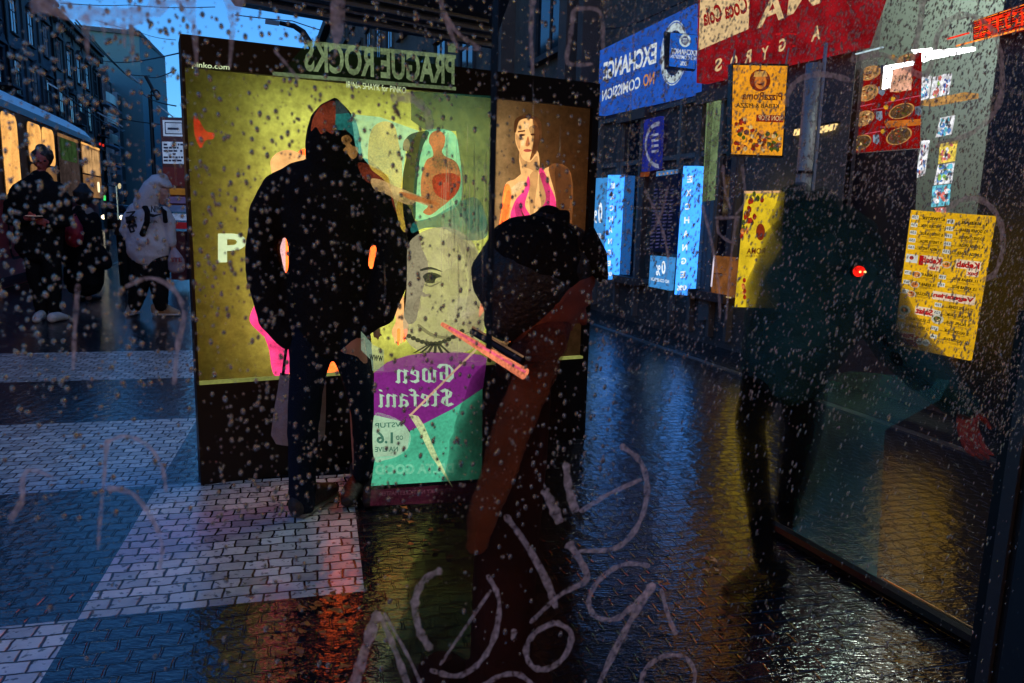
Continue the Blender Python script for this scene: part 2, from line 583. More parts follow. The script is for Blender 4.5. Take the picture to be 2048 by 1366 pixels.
    p.inputs["Specular IOR Level"].default_value = .6
    p.inputs["IOR"].default_value = 1.75
    # relief: stone edges, each stone at its own tilt, fine grain
    vo = n.new("ShaderNodeTexVoronoi"); vo.inputs["Scale"].default_value = 13
    l.new(wa.outputs[0], vo.inputs[0])
    fine = n.new("ShaderNodeTexNoise"); fine.inputs["Scale"].default_value = 60; fine.inputs["Detail"].default_value = 3
    fs_ = n.new("ShaderNodeVectorMath"); fs_.operation = "MULTIPLY"; fs_.inputs[1].default_value = (.55, 1.25, 1)
    l.new(tc.outputs["Object"], fs_.inputs[0]); l.new(fs_.outputs[0], fine.inputs[0])
    hgt = math_('ADD', math_('MULTIPLY', math_('SUBTRACT', 1, br.outputs["Fac"]), .75), math_('ADD', math_('MULTIPLY', fine.outputs[0], .38), math_('MULTIPLY', vo.outputs[0], .35)))
    b = n.new("ShaderNodeBump"); b.inputs["Strength"].default_value = .6; b.inputs["Distance"].default_value = .012
    l.new(hgt, b.inputs["Height"]); l.new(b.outputs[0], p.inputs["Normal"])
    l.new(p.outputs[0], out.inputs[0])
    return m
g = mk("ground", [(-250, -40, 0), (250, -40, 0), (250, 400, 0), (-250, 400, 0)], [(0, 1, 2, 3)], ground_mat())
setp(g, "wet stone setts in pale and dark bands reflecting the lit signs", "ground", kind="structure")

# ------------------------------------------------------------------ reference planes
d = ray(510, 418)
AX = Vector((d.x, d.y, 0)).normalized()           # the street's direction
b0 = gz(1300, 655)
RF = Plane(b0, b0 + AX)                            # reflected shop fronts
LB = Plane(Vector((-1.53, 3.47, 0)), Vector((.45, 4.44, 0)))   # street light box
F1, F2 = py(560, 400, 2.62), py(1000, 400, 2.95)
FP = Plane(F1, F2)                                 # sheet carrying the concert poster's reflection
te = gz(222, 530)
TP = Plane(te, te + AX)                            # tram side
PP = Plane(Vector((-.33, .47, 0)), Vector((.78, 1.12, 0)))     # near shelter glass with the rain on it

# ------------------------------------------------------------------ shelter roof over the camera
p1, p2 = gz(470, 12, 2.62), gz(985, 98, 2.62)
mb = MB()
e1, e2 = gz(1050, -90, 2.62), gz(2100, -160, 2.62)
q = [p1, p2, e1, e2, Vector((e2.x, -2.5, 2.62)), Vector((-.5, -2.5, 2.62))]
mb.poly(q)
mb.poly([x + Vector((0, 0, .12)) for x in q])
n_ = len(q)
mb.add(q + [x + Vector((0, 0, .12)) for x in q], [(i, (i + 1) % n_, (i + 1) % n_ + n_, i + n_) for i in range(n_)])
t = thing("shelter_roof", (0, 1, 2.62), "dark flat tram shelter roof with thin pale ribs above the lit advert", "roof")
mb.build("roof_slab", mat("dark roof sheet", (.012, .02, .03), .45, var=.5, scale=2), t)
for k in range(4):
    a = p1.lerp(p2, .0) + Vector((.1, -.25 - .22 * k, -.02)); b = p1.lerp(p2, 1) + Vector((0, -.25 - .22 * k, -.02))
    MB().tube([a, b], .012 if k % 2 else .02, 6).build("roof_rib", mat("zinc rib", (.18, .25, .33), .4), t)

TUBEK = 6.5
# ------------------------------------------------------------------ street light box
lbx = thing("advertising_light_box", LB.at(1.1, 0), "large street light box with an olive fashion poster behind the hooded man", "light box")
s0, _ = LB.sz(402, 968); s1, _ = LB.sz(1186, 500)
_, ztop = LB.sz(352, 66); ztop = max(ztop, 2.1)
sa, _ = LB.sz(384, 450)
sb, _ = LB.sz(1176, 450)
_, zpb = LB.sz(560, 754); _, zpt = LB.sz(560, 152)
print("LB", s0, s1, ztop, sa, sb, zpb, zpt)
fb = M['black']
MB().pbox(LB, s0, s1, 0, zpb, -.22, 0).build("base_panel", fb, lbx)
MB().pbox(LB, s0, s1, zpt, ztop, -.22, 0).build("header_panel", fb, lbx)
MB().pbox(LB, s0, sa, zpb, zpt, -.22, 0).build("frame_post", fb, lbx)
MB().pbox(LB, sb, s1, zpb, zpt, -.22, 0).build("frame_post", fb, lbx)
sj, _ = LB.sz(986, 450)
def sheet_mat(name, col):
    """printed paper lit through from behind by the tubes in the box"""
    m, n, l = newmat(name)
    out = n.new("ShaderNodeOutputMaterial"); tl = n.new("ShaderNodeBsdfTranslucent"); df = n.new("ShaderNodeBsdfDiffuse"); ad = n.new("ShaderNodeAddShader")
    tc = n.new("ShaderNodeTexCoord"); a = n.new("ShaderNodeTexNoise"); a.inputs["Scale"].default_value = 22; a.inputs["Detail"].default_value = 8; a.inputs["Roughness"].default_value = .7
    l.new(tc.outputs["Object"], a.inputs[0])
    mr = n.new("ShaderNodeMapRange"); mr.inputs["From Min"].default_value = .36; mr.inputs["From Max"].default_value = .64
    l.new(a.outputs[0], mr.inputs[0])
    mx = n.new("ShaderNodeMixRGB"); mx.inputs[1].default_value = (*[c * .72 for c in col], 1); mx.inputs[2].default_value = (*[c * 1.25 for c in col], 1)
    l.new(mr.outputs[0], mx.inputs[0]); l.new(mx.outputs[0], tl.inputs[0])
    df.inputs[0].default_value = (*[c * .12 for c in col], 1)
    l.new(tl.outputs[0], ad.inputs[0]); l.new(df.outputs[0], ad.inputs[1]); l.new(ad.outputs[0], out.inputs[0])
    return m
MB().add([LB.at(sa, zpb, -.03), LB.at(sj - .004, zpb, -.03), LB.at(sj - .004, zpt, -.03), LB.at(sa, zpt, -.03)], [(0, 1, 2, 3)]).build("poster", sheet_mat("olive poster paper", (.46, .53, .12)), lbx)
MB().add([LB.at(sj + .004, zpb, -.03), LB.at(sb, zpb, -.03), LB.at(sb, zpt, -.03), LB.at(sj + .004, zpt, -.03)], [(0, 1, 2, 3)]).build("poster", sheet_mat("pane dimmed poster paper", (.42, .27, .14)), lbx)  # the glass pane's brown dimming is put into this paper's colour
MB().pbox(LB, sa, sb, zpb, zpt, -.22, -.21).build("box_back", mat("white box lining", (.75, .75, .72), .8), lbx)
for k in range(5):
    z = zpb + (zpt - zpb) * (.14 + .18 * k)
    MB().tube([LB.at(.36, z, -.15), LB.at(1.62, z, -.15)], .014, 8).build("fluorescent_tube", glow("fluorescent tube", (255, 250, 225), TUBEK, .02), lbx)
MB().pbox(LB, sa, sb, zpb - .012, zpb + .002, -.03, .006).build("poster_rail", glow("lit poster edge", (128, 132, 70), .9, .2, 4), lbx)
MB().pbox(LB, sj - .004, sj + .004, zpb, zpt, -.05, .004).build("mullion", fb, lbx)
O1 = -.026
YW = glow("cream lettering", (214, 232, 180), 1, .05)
def lbt(s, x0, y0, x1, y1, hgt, m, off=O1, bold=.02):
    return text("lettering", LB, s, (x0, y0), (x1, y1), (x0, y0 - hgt), off, m, lbx, bold)
lbt("pinko.com", 384, 137, 459, 143, 14, YW, .003, .01)
lbt("IRINA SHAYK for PINKO", 693, 175, 812, 187, 13, YW, .003, .0)
lbt("P", 436, 525, 492, 524, 58, YW, bold=.03)
lbt("O", 972, 527, 1012, 528, 56, YW, bold=.03)
SK = glow("printed skin, light", (236, 176, 108), 1.3, .14, 18)
SK2 = glow("printed skin, orange", (250, 92, 36), 3.6, .22, 9)
SK3 = glow("printed skin in shade", (120, 72, 38), 1, .25, 14)
PK = glow("printed pink satin", (235, 60, 118), 1.4, .25, 14)
PK2 = glow("printed pale pink", (246, 190, 188), 1, .2, 14)
def lp(name, px, m, off=O1):
    if len(px) < 24 and name not in ('printed_highlight', 'printed_eyebrow'): px = soft(px)
    return patch(name, LB, px, off, m, lbx)
# figure hidden behind the man
lp("printed_body", [(600, 300), (640, 330), (700, 330), (752, 420), (757, 560), (735, 640), (690, 745), (560, 745), (540, 640), (556, 520), (548, 420)], SK2)
lp("printed_shoulder", [(541, 330), (547, 312), (562, 302), (580, 300), (598, 306), (640, 330), (640, 370), (560, 372)], SK, O1 + .002)
lp("printed_sleeve", [(499, 640), (512, 605), (530, 585), (566, 640), (580, 690), (552, 690), (520, 666)], PK, O1 + .002)
lp("printed_dress", [(528, 660), (575, 680), (578, 748), (548, 750), (538, 700)], PK, O1 + .003)
lp("printed_highlight", [(557, 470), (571, 470), (571, 545), (557, 545)], PK2, O1 + .003)
lp("printed_arm", [(786, 560), (806, 590), (812, 622), (817, 650), (812, 675), (799, 680), (786, 674), (784, 660), (792, 640), (784, 610), (776, 585)], SK, O1 + .002)
for k in range(4):
    lp("printed_finger", [(787 + 7 * k, 660), (794 + 7 * k, 660), (793 + 6 * k, 686 - 3 * abs(k - 1)), (789 + 6 * k, 688 - 3 * abs(k - 1))], SK2 if k % 2 else SK, O1 + .003)
lp("printed_leg", [(652, 748), (660, 712), (672, 690), (686, 708), (692, 748)], SK2, O1 + .004)
# woman with the halter top
lp("printed_neck", [(1040, 300), (1074, 300), (1078, 345), (1064, 380), (1045, 360)], SK, O1)
lp("printed_face", [(1031, 262), (1033, 244), (1044, 235), (1060, 234), (1072, 240), (1078, 262), (1077, 290), (1069, 310), (1058, 322), (1047, 316), (1037, 300), (1031, 282)], SK, O1 + .002)
lp("printed_face_shade", [(1066, 238), (1076, 244), (1079, 262), (1077, 292), (1069, 310), (1060, 320), (1066, 290), (1068, 262)], SK3, O1 + .003)
lp("printed_hair", [(1028, 262), (1030, 240), (1044, 231), (1062, 230), (1080, 240), (1084, 262), (1082, 290), (1078, 262), (1070, 241), (1052, 237), (1038, 243), (1032, 264)], glow("printed brown hair", (86, 52, 28), 1, .3, 14), O1 + .004)
BR = glow("printed brown", (92, 50, 28), 1, .3, 14)
lp("printed_eye", ell(1044, 270, 6, 2.2, 10), BR, O1 + .005)
lp("printed_eye", ell(1066, 269, 5, 2.2, 10), BR, O1 + .005)
lp("printed_eyebrow", [(1036, 262), (1050, 260), (1050, 263), (1036, 265)], BR, O1 + .005)
lp("printed_nose", [(1056, 272), (1059, 290), (1051, 291)], glow("printed skin, rosy", (206, 120, 70), 1, .2), O1 + .005)
lp("printed_mouth", ell(1055, 301, 8, 3, 12), glow("printed lips", (190, 84, 66), 1, .2), O1 + .005)
lp("printed_torso", [(1010, 372), (1030, 358), (1048, 345), (1074, 342), (1110, 330), (1132, 334), (1142, 350), (1136, 380), (1128, 470), (1040, 470), (1016, 440)], SK, O1 + .001)
lp("printed_arm", [(1010, 372), (1022, 380), (1018, 430), (1004, 480), (994, 510), (985, 560), (972, 612), (958, 634), (962, 604), (978, 560), (986, 500), (1000, 440)], SK2, O1 + .002)
lp("printed_halter_top", [(1056, 352), (1048, 380), (1030, 402), (1021, 436), (1040, 452), (1062, 436), (1050, 410), (1060, 372)], PK, O1 + .004)
lp("printed_halter_top", [(1086, 338), (1100, 372), (1112, 404), (1106, 440), (1082, 450), (1078, 424), (1092, 396), (1078, 345)], PK, O1 + .004)
lp("printed_shade", [(1098, 332), (1142, 346), (1140, 470), (1108, 470), (1112, 400)], SK3, O1 + .003)
SH = film("print shading", (120, 66, 34), .42, 1, .4, 12)
SHD = film("print deep shading", (62, 34, 22), .5, 1, .4, 12)
HL = film("print highlight", (255, 226, 168), .5, 1, .3, 12)
lp("printed_shade", [(1036, 300), (1046, 318), (1060, 324), (1074, 312), (1078, 344), (1060, 338), (1044, 330)], SH, O1 + .006)
lp("printed_shade", [(1032, 268), (1040, 280), (1040, 298), (1034, 290)], SH, O1 + .006)
lp("printed_shade", [(1058, 256), (1074, 252), (1080, 280), (1072, 308), (1062, 300), (1066, 282)], SHD, O1 + .007)
lp("printed_highlight", [(1048, 246), (1058, 245), (1057, 258), (1048, 258)], HL, O1 + .006)
lp("printed_highlight", [(1044, 278), (1050, 280), (1048, 292), (1042, 290)], HL, O1 + .006)
lp("printed_shade", [(1060, 350), (1076, 346), (1070, 400), (1064, 440), (1058, 400)], SH, O1 + .006)
lp("printed_shade", [(1078, 352), (1092, 350), (1100, 380), (1096, 440), (1084, 420)], SHD, O1 + .0065)
lp("printed_highlight", [(1022, 376), (1040, 362), (1052, 362), (1042, 378), (1026, 390)], HL, O1 + .006)
lp("printed_shade", [(1014, 384), (1022, 392), (1012, 440), (998, 486), (1002, 440)], SH, O1 + .006)
lp("printed_shade", [(1110, 336), (1140, 350), (1138, 420), (1120, 430)], SHD, O1 + .006)
lp("printed_necklace", [(1042, 420), (1056, 446), (1066, 470), (1080, 446), (1090, 420), (1078, 450), (1066, 480), (1052, 452)], BR, O1 + .007)
lp("printed_fold", [(1034, 404), (1044, 420), (1040, 444), (1030, 424)], film("satin fold", (150, 40, 90), .5, 1, .3), O1 + .007)
lp("printed_fold", [(1094, 404), (1104, 420), (1096, 440), (1088, 424)], film("satin fold", (150, 40, 90), .5), O1 + .007)
lp("printed_bracelet", ell(985, 507, 12, 24, 20), glow("printed bracelet", (212, 232, 196), 1, .1), O1 + .005)
lp("printed_leg", [(1012, 668), (1034, 660), (1042, 690), (1020, 684)], SK2, O1 + .004)

# ------------------------------------------------------------------ concert poster's reflection, built as a glowing see-through film
fpo = thing("poster_reflection", FP.hit(850, 1000) , "see-through reflection of a concert poster with mirrored blackletter title on purple and teal", "poster")
FO = 0.0
SOFT = {'yellow_figure', 'teal_oval', 'saxophone_print', 'printed_bust', 'printed_shirt', 'printed_hand', 'printed_portrait', 'printed_cheek', 'printed_eye', 'printed_eyebrow', 'printed_jaw_line', 'rust_field', 'printed_mask', 'printed_finger', 'red_glow_reflection', 'printed_nose_shadow', 'teal_wedge', 'ticket_oval'}
def fp(name, px, m, off=0.0):
    if name in SOFT and len(px) < 30: px = soft(px)
    return patch(name, FP, px, off, m, fpo)
def ft(s, bl, br, tl, m, off=.004, bold=.02):
    return text("lettering", FP, s, bl, br, tl, off, m, fpo, bold)
TEAL = film("teal film", (92, 214, 168), .62, 1, .15, 6)
DTEAL = film("deep teal film", (34, 104, 98), .78, 1, .25, 6)
GTEAL = film("green grey film", (22, 66, 56), .72, 1, .3, 6)
LTEAL = film("pale teal film", (132, 222, 190), .5, 1, .2, 6)
PURP = film("purple film", (126, 40, 124), .86, 1, .14, 7)
FACE = film("printed face film", (170, 160, 126), .72, 1, .16, 9)
PALE = film("pale green film", (170, 206, 170), .8, 1, .12, 9)
ORNG = film("orange film", (192, 96, 38), .85, 1, .35, 12)
REDF = film("red film", (164, 44, 26), .8, 1, .35, 14)
INK = film("dark ink film", (22, 28, 22), .88, 1, .3, 20)
YELF = film("yellow film", (206, 172, 66), .62, 1, .3, 12)
fp("header_band", [(607, 92), (910, 118), (910, 176), (560, 150)], film("dark green film", (10, 24, 12), .55, 1, .3, 8))
fp("header_rule", [(622, 82), (912, 110), (912, 118), (622, 91)], film("rule film", (112, 130, 92), .6, 1, .3, 8), .002)
fp("header_rule", [(545, 143), (912, 174), (912, 181), (545, 151)], film("rule film", (112, 130, 92), .6), .002)
ft("PRAGUE ROCKS", (909, 170), (609, 142), (909, 112), film("title film", (112, 130, 92), .8, 1, .3, 8), bold=.03)
fp("header_stamp", [(896, 86), (912, 88), (912, 106), (896, 104)], film("rule film", (112, 130, 92), .6), .002)
# colour fields
fp("deep_field", [(822, 182), (985, 192), (984, 240), (912, 262), (852, 262), (822, 240)], GTEAL)
fp("deep_field", [(912, 262), (984, 240), (982, 452), (944, 470), (905, 400), (922, 330)], GTEAL)
fp("pale_field", [(702, 228), (760, 234), (838, 262), (812, 300), (806, 350), (792, 420), (776, 350), (740, 332), (712, 300)], LTEAL)
fp("yellow_figure", [(736, 300), (742, 262), (757, 246), (776, 243), (790, 254), (797, 284), (804, 330), (806, 420), (812, 462), (800, 452), (785, 392), (768, 360), (740, 335)], YELF, .002)
fp("teal_oval", [(846, 268), (866, 258), (905, 264), (918, 300), (922, 400), (870, 432), (832, 440), (826, 400), (834, 320)], TEAL)
fp("saxophone_print", [(808, 284), (822, 268), (850, 262), (858, 267), (846, 292), (838, 330), (832, 400), (830, 440), (816, 444), (806, 400), (806, 350), (814, 306), (806, 300)], INK, .003)
fp("saxophone_bell_print", ell(813, 290, 7, 13, 14), film("brass film", (150, 140, 90), .8, 1, .3, 14), .004)
fp("teal_wedge", [(826, 446), (870, 432), (924, 400), (960, 402), (975, 470), (930, 480), (890, 458), (850, 456), (824, 466)], DTEAL)
fp("printed_bust", [(852, 322), (866, 312), (864, 296), (858, 284), (860, 270), (870, 262), (882, 263), (890, 273), (889, 290), (884, 302), (890, 312), (912, 324), (921, 348), (918, 378), (900, 400), (880, 416), (860, 430), (846, 424), (856, 412), (844, 402), (842, 360)], ORNG, .003)
fp("printed_shirt", [(868, 352), (900, 346), (920, 356), (916, 382), (898, 400), (876, 392), (866, 376)], REDF, .005)
fp("printed_hand", [(742, 358), (764, 360), (790, 372), (830, 388), (870, 404), (858, 412), (832, 404), (822, 410), (800, 404), (772, 388), (748, 378)], film("hand film", (196, 160, 104), .66, 1, .35, 24), .005)
for k in range(4):
    fp("printed_finger", [(806 + 5 * k, 384 + 3 * k), (866 + 3 * k, 401 + 2 * k), (864 + 3 * k, 405 + 2 * k), (804 + 5 * k, 390 + 3 * k)], film("finger film", (180, 104, 50), .7, 1, .3, 24), .006)
# the big face
fp("printed_portrait", [(816, 492), (834, 470), (862, 457), (895, 455), (928, 468), (954, 498), (968, 548), (972, 612), (966, 668), (940, 700), (900, 706), (862, 704), (834, 700), (812, 678), (806, 640), (812, 600), (814, 545)], FACE)
fp("printed_cheek", [(905, 470), (950, 500), (966, 560), (968, 640), (950, 672), (930, 640), (938, 560), (922, 500)], film("warm grey film", (132, 118, 92), .4, 1, .3), .002)
fp("printed_eye", [(846, 552), (856, 545), (870, 546), (884, 553), (872, 557), (868, 566), (852, 565), (848, 558)], INK, .004)
fp("printed_eyebrow", [(842, 538), (862, 534), (886, 544), (862, 539), (842, 542)], INK, .004)
fp("printed_nose_shadow", [(830, 604), (838, 596), (842, 612), (834, 624), (826, 618)], film("warm grey film", (132, 118, 92), .4), .003)
fp("printed_jaw_line", [(838, 648), (868, 668), (908, 672), (946, 660), (908, 678), (866, 674), (838, 656)], film("shade film", (88, 80, 56), .6, 1, .2), .003)
for q in range(14):
    a = q * .45
    fp("printed_cheek", soft(ell(930 - 30 * math.sin(a), 560 + 90 * math.cos(a * 1.7), 16 + 6 * (q % 3), 30 - q, 9), 2), film("face tone %d" % (q % 3), ((150, 132, 96), (184, 176, 150), (112, 100, 72))[q % 3], .16, 1, .3), .0022 + q * .0001)
fp("printed_eye", ell(866, 555, 6, 5.5, 12), film("iris film", (40, 44, 34), .8), .005)
fp("printed_eyebrow", [(844, 566), (860, 571), (884, 562), (862, 574)], film("shade film", (88, 80, 56), .6, 1, .2), .004)
# necklace of dark beads
for k in range(13):
    a = k / 12
    x = 818 + 106 * a
    y = 672 + 20 * math.sin(math.pi * a) - 10 * a
    fp("printed_bead", ell(x, y, 5.5, 4.6, 8), INK, .004)
for k in range(6):
    a = math.radians(200 + 24 * k)
    fp("printed_fringe", [(870 + 4 * k - 14, 688), (870 + 4 * k - 8, 688), (866 + 14 * (k - 2.5), 706), (860 + 14 * (k - 2.5), 706)], INK, .004)
# purple shape, teal field, ticket oval
fp("ticket_field", [(745, 742), (768, 742), (768, 700), (747, 690), (722, 662), (722, 700), (742, 720)], film("grey green film", (150, 176, 150), .4, 1, .2))
fp("purple_oval", [(748, 745), (775, 724), (815, 711), (860, 704), (915, 703), (962, 710), (974, 716), (966, 776), (905, 818), (858, 842), (820, 862), (800, 842), (748, 830)], PURP)
fp("teal_base", [(820, 862), (858, 842), (905, 818), (965, 777), (964, 958), (742, 972), (750, 914), (790, 912), (815, 898)], TEAL)
fp("ticket_oval", [(748, 832), (775, 830), (800, 842), (816, 860), (822, 876), (815, 898), (796, 912), (770, 920), (748, 918)], PALE)
TX = film("title lettering film", (166, 198, 168), .9, 1, .14, 12)
GX = film("ticket lettering film", (40, 96, 78), .9, 1, .1)
nib_text("lettering", "Gwen", FP.hit(909, 764, .005), FP.hit(790, 766, .005), FP.hit(908, 728, .005), TX, fpo)
nib_text("lettering", "Stefani", FP.hit(909, 812, .005), FP.hit(756, 814, .005), FP.hit(908, 778, .005), TX, fpo)
ft("VSTUP", (802, 854), (750, 856), (802, 844), GX, bold=.02)
ft("OD", (806, 880), (792, 880), (806, 871), GX)
ft("1.6", (786, 887), (753, 887), (786, 864), GX, bold=.03)
ft("NA LIVE", (796, 903), (750, 904), (796, 893), GX)
ft("DELTA GOOD", (908, 946), (750, 950), (908, 926), film("sponsor film", (120, 196, 158), .7, 1, .2), bold=.05)
fp("imprint_strip", [(742, 980), (1006, 962), (1016, 1000), (740, 1012)], film("maroon film", (74, 26, 44), .42, 1, .3))
ft("VSTUPENKY NA TICKETMASTER", (908, 984), (760, 992), (908, 976), film("imprint film", (110, 70, 84), .6), bold=.0)
ft("www", (765, 724), (738, 720), (766, 712), INK)
# creases and scratches in the film
fp("crease", [(957, 691), (960, 694), (822, 832), (819, 829)], film("crease film", (206, 170, 130), .8), .006)
fp("crease", [(817, 828), (836, 832), (848, 850), (874, 910), (906, 976), (862, 912), (838, 862)], film("pale crease film", (206, 216, 150), .75, 1, .3), .006)
SCR = film("scratch film", (160, 150, 118), .4, 1, .3)
for k in range(26):
    x = 880 + random.random() * 102
    y0 = 230 + random.random() * 300
    ln = 40 + random.random() * 190
    w = .35 + random.random() * .5
    fp("scratch", [(x - w, y0), (x + w, y0), (x + w - 2, y0 + ln), (x - w - 2, y0 + ln)], SCR, .007)
# on the hood and shoulder the poster's reflection is laid on as coloured film
fp("rust_field", [(622, 262), (626, 236), (640, 214), (656, 204), (669, 203), (672, 222), (670, 250), (666, 268), (652, 262), (642, 268), (632, 254)], film("rust film", (112, 48, 30), .72, 1, .4, 14))
fp("teal_field", [(671, 228), (698, 226), (709, 246), (716, 284), (719, 306), (714, 300), (706, 272), (692, 260), (670, 260)], DTEAL)
fp("slate_field", [(671, 200), (684, 206), (698, 226), (671, 228)], film("slate film", (46, 62, 62), .7))
fp("printed_mask", [(684, 274), (696, 270), (704, 280), (700, 286), (706, 292), (716, 296), (714, 312), (704, 318), (694, 306), (686, 300), (692, 292), (684, 284)], film("mask film", (150, 108, 58), .6, 1, .5, 30), .003)
fp("rust_field", [(716, 326), (742, 330), (764, 342), (772, 360), (756, 366), (738, 366), (724, 352)], film("rust film", (112, 48, 30), .72))
fp("rust_field", [(782, 390), (792, 396), (800, 420), (806, 440), (798, 436), (786, 410)], film("rust film", (112, 48, 30), .72))
# red lamp's blurred reflection on the light box, laid on as glowing film
REDGLOW = film("red glow film", (226, 40, 30), .5, 1, .5, 40)
fp("red_glow_reflection", [(388, 232), (398, 240), (412, 262), (428, 266), (426, 278), (412, 280), (402, 296), (394, 284), (388, 262)], REDGLOW, .0)
# ------------------------------------------------------------------ people
def man_a():
    """man seen from behind in a black hooded coat, hands in pockets"""
    Y = 3.15
    P = lambda u, v, y=Y: py(u, v, y)
    foot = gz(615, 1030)
    r = thing("person", foot, "person seen from behind in black hooded coat, hands in pockets, before the lit advert", "person")
    b = MB()
    head(b, P(668, 268), .235, face=(.1, 1, -.05))
    loft(b, [P(668, 330), P(668, 300)], [(.065, .065), (.06, .06)])
    loft(b, [P(658, 640), P(658, 520), P(660, 420), P(662, 350)], [(.15, .1), (.14, .1), (.18, .11), (.15, .08)], side=(1, 0, 0))
    for sx, e, w in ((570, (530, 500), (552, 645)), (758, (783, 505), (766, 625))):
        loft(b, [P(sx, 370), P(*e), P(*w, Y + .05)], [.05, .042, .03])
        hand(b, P(*w, Y + .05), P(w[0] + (22 if sx < 600 else -20), w[1] + 40, Y + .12) - P(*w, Y + .05), (0, 1, 0), .17, .4)
    for pts in ([P(622, 680), P(610, 850), P(606, 1005)], [P(695, 680), P(722, 800, 3.3), P(722, 940, 3.42)]):
        loft(b, pts, [.075, .055, .04])
    fused("body", b, M['skin'], r, .012, 2)
    c = MB()
    loft(c, [P(652, 672), P(652, 630), P(656, 560), P(658, 500), P(658, 440), P(658, 390), P(662, 352), P(666, 330)],
         [(.11, .12), (.16, .14), (.165, .14), (.168, .14), (.2, .15), (.215, .15), (.2, .13), (.1, .1)], side=(1, 0, 0), seg=20)
    loft(c, [P(606, 358), P(560, 385), P(534, 430), P(525, 495), P(534, 560), P(552, 635), P(580, 668)], [(.08, .1), (.085, .1), (.076, .095), (.069, .09), (.079, .09), (.078, .085), (.07, .08)], side=(1, 0, 0))
    loft(c, [P(716, 350), P(754, 385), P(776, 430), P(788, 502), P(780, 560), P(755, 622), P(720, 650)], [(.08, .1), (.085, .1), (.075, .095), (.069, .09), (.079, .09), (.075, .085), (.065, .08)], side=(1, 0, 0))
    fused("coat", c, M['blackcloth'], r, .014, 3, .022)
    h = MB()
    loft(h, [P(672, 338), P(668, 318), P(667, 290), P(667, 262), P(668, 236), P(669, 214), P(671, 201)],
         [(.125, .11), (.112, .12), (.112, .13), (.105, .13), (.088, .12), (.054, .08), (.016, .03)], side=(1, 0, 0), seg=20)
    fused("hood", h, M['blackcloth'], r, .012, 2, .008)
    tr = MB()
    loft(tr, [P(628, 640), P(622, 700), P(612, 780), P(606, 860), P(604, 940), P(606, 1012)], [(.1, .1), (.09, .1), (.074, .09), (.066, .08), (.06, .075), (.056, .07)], side=(1, 0, 0))
    loft(tr, [P(684, 640), P(700, 700, 3.2), P(722, 780, 3.25), P(730, 850, 3.32), P(728, 900, 3.38), P(724, 950, 3.42)], [(.09, .1), (.075, .1), (.062, .085), (.055, .08), (.05, .07), (.042, .06)], side=(1, 0, 0))
    fused("trousers", tr, M['navycloth'], r, .012, 3, .016)
    for a, z, ty in (((596, 1036), 0, (648, 1004)), ((716, 962), 0, (742, 950))):
        g0, g1 = gz(*a), gz(*ty)
        dd = (g1 - g0).normalized() * .27
        s = MB()
        loft(s, [g0 + Vector((0, 0, .06)), g0 + dd * .35 + Vector((0, 0, .075)), g0 + dd * .7 + Vector((0, 0, .055)), g0 + dd + Vector((0, 0, .045))], [(.045, .06), (.045, .065), (.05, .045), (.04, .03)], side=(-dd.y, dd.x, 0))
        sh = fused("shoe", s, M['shoeblack'], r, .007, 2)
        s = MB()
        loft(s, [g0 + Vector((0, 0, .016)), g0 + dd * .5 + Vector((0, 0, .016)), g0 + dd * 1.0 + Vector((0, 0, .016))], [(.05, .016), (.046, .016), (.048, .016)], side=(-dd.y, dd.x, 0))
        so_ = fused("sole", s, M['rubber'], r, .006, 1)
    # tote bag hanging beyond his leg
    t = thing("tote_bag", py(600, 890, 3.32), "limp grey canvas tote bag hanging by the hooded man's leg", "bag")
    q = MB()
    yb = 3.33
    rows = [(745, 560, 650), (775, 556, 652), (820, 548, 652), (870, 542, 650), (888, 552, 640)]
    for side in (0, 1):
        pass
    vs, fs = [], []
    seg = 9
    for side, dy in ((0, -.035), (1, .035)):
        for (v, ua, ub) in rows:
            for k in range(seg):
                a = k / (seg - 1)
                bul = math.sin(math.pi * a) * (.9 if v < 880 else .3)
                vs.append(py(ua + (ub - ua) * a, v + 4 * math.sin(5 * a), yb + dy * bul + .008 * math.sin(9 * a + v)))
    nr = len(rows)
    for side in (0, 1):
        k0 = side * nr * seg
        for i in range(nr - 1):
            for k in range(seg - 1):
                fs.append((k0 + i * seg + k, k0 + i * seg + k + 1, k0 + (i + 1) * seg + k + 1, k0 + (i + 1) * seg + k))
    mk("bag_body", vs, fs, M['canvas'], t, True)
    for u0, u1 in ((566, 572), (590, 582)):
        MB().tube([py(u0, 750, yb - .02), py(u1, 700, yb - .03), py(577, 668, yb - .06)], .007, 6).build("handle", M['blackcloth'], t)
man_a()

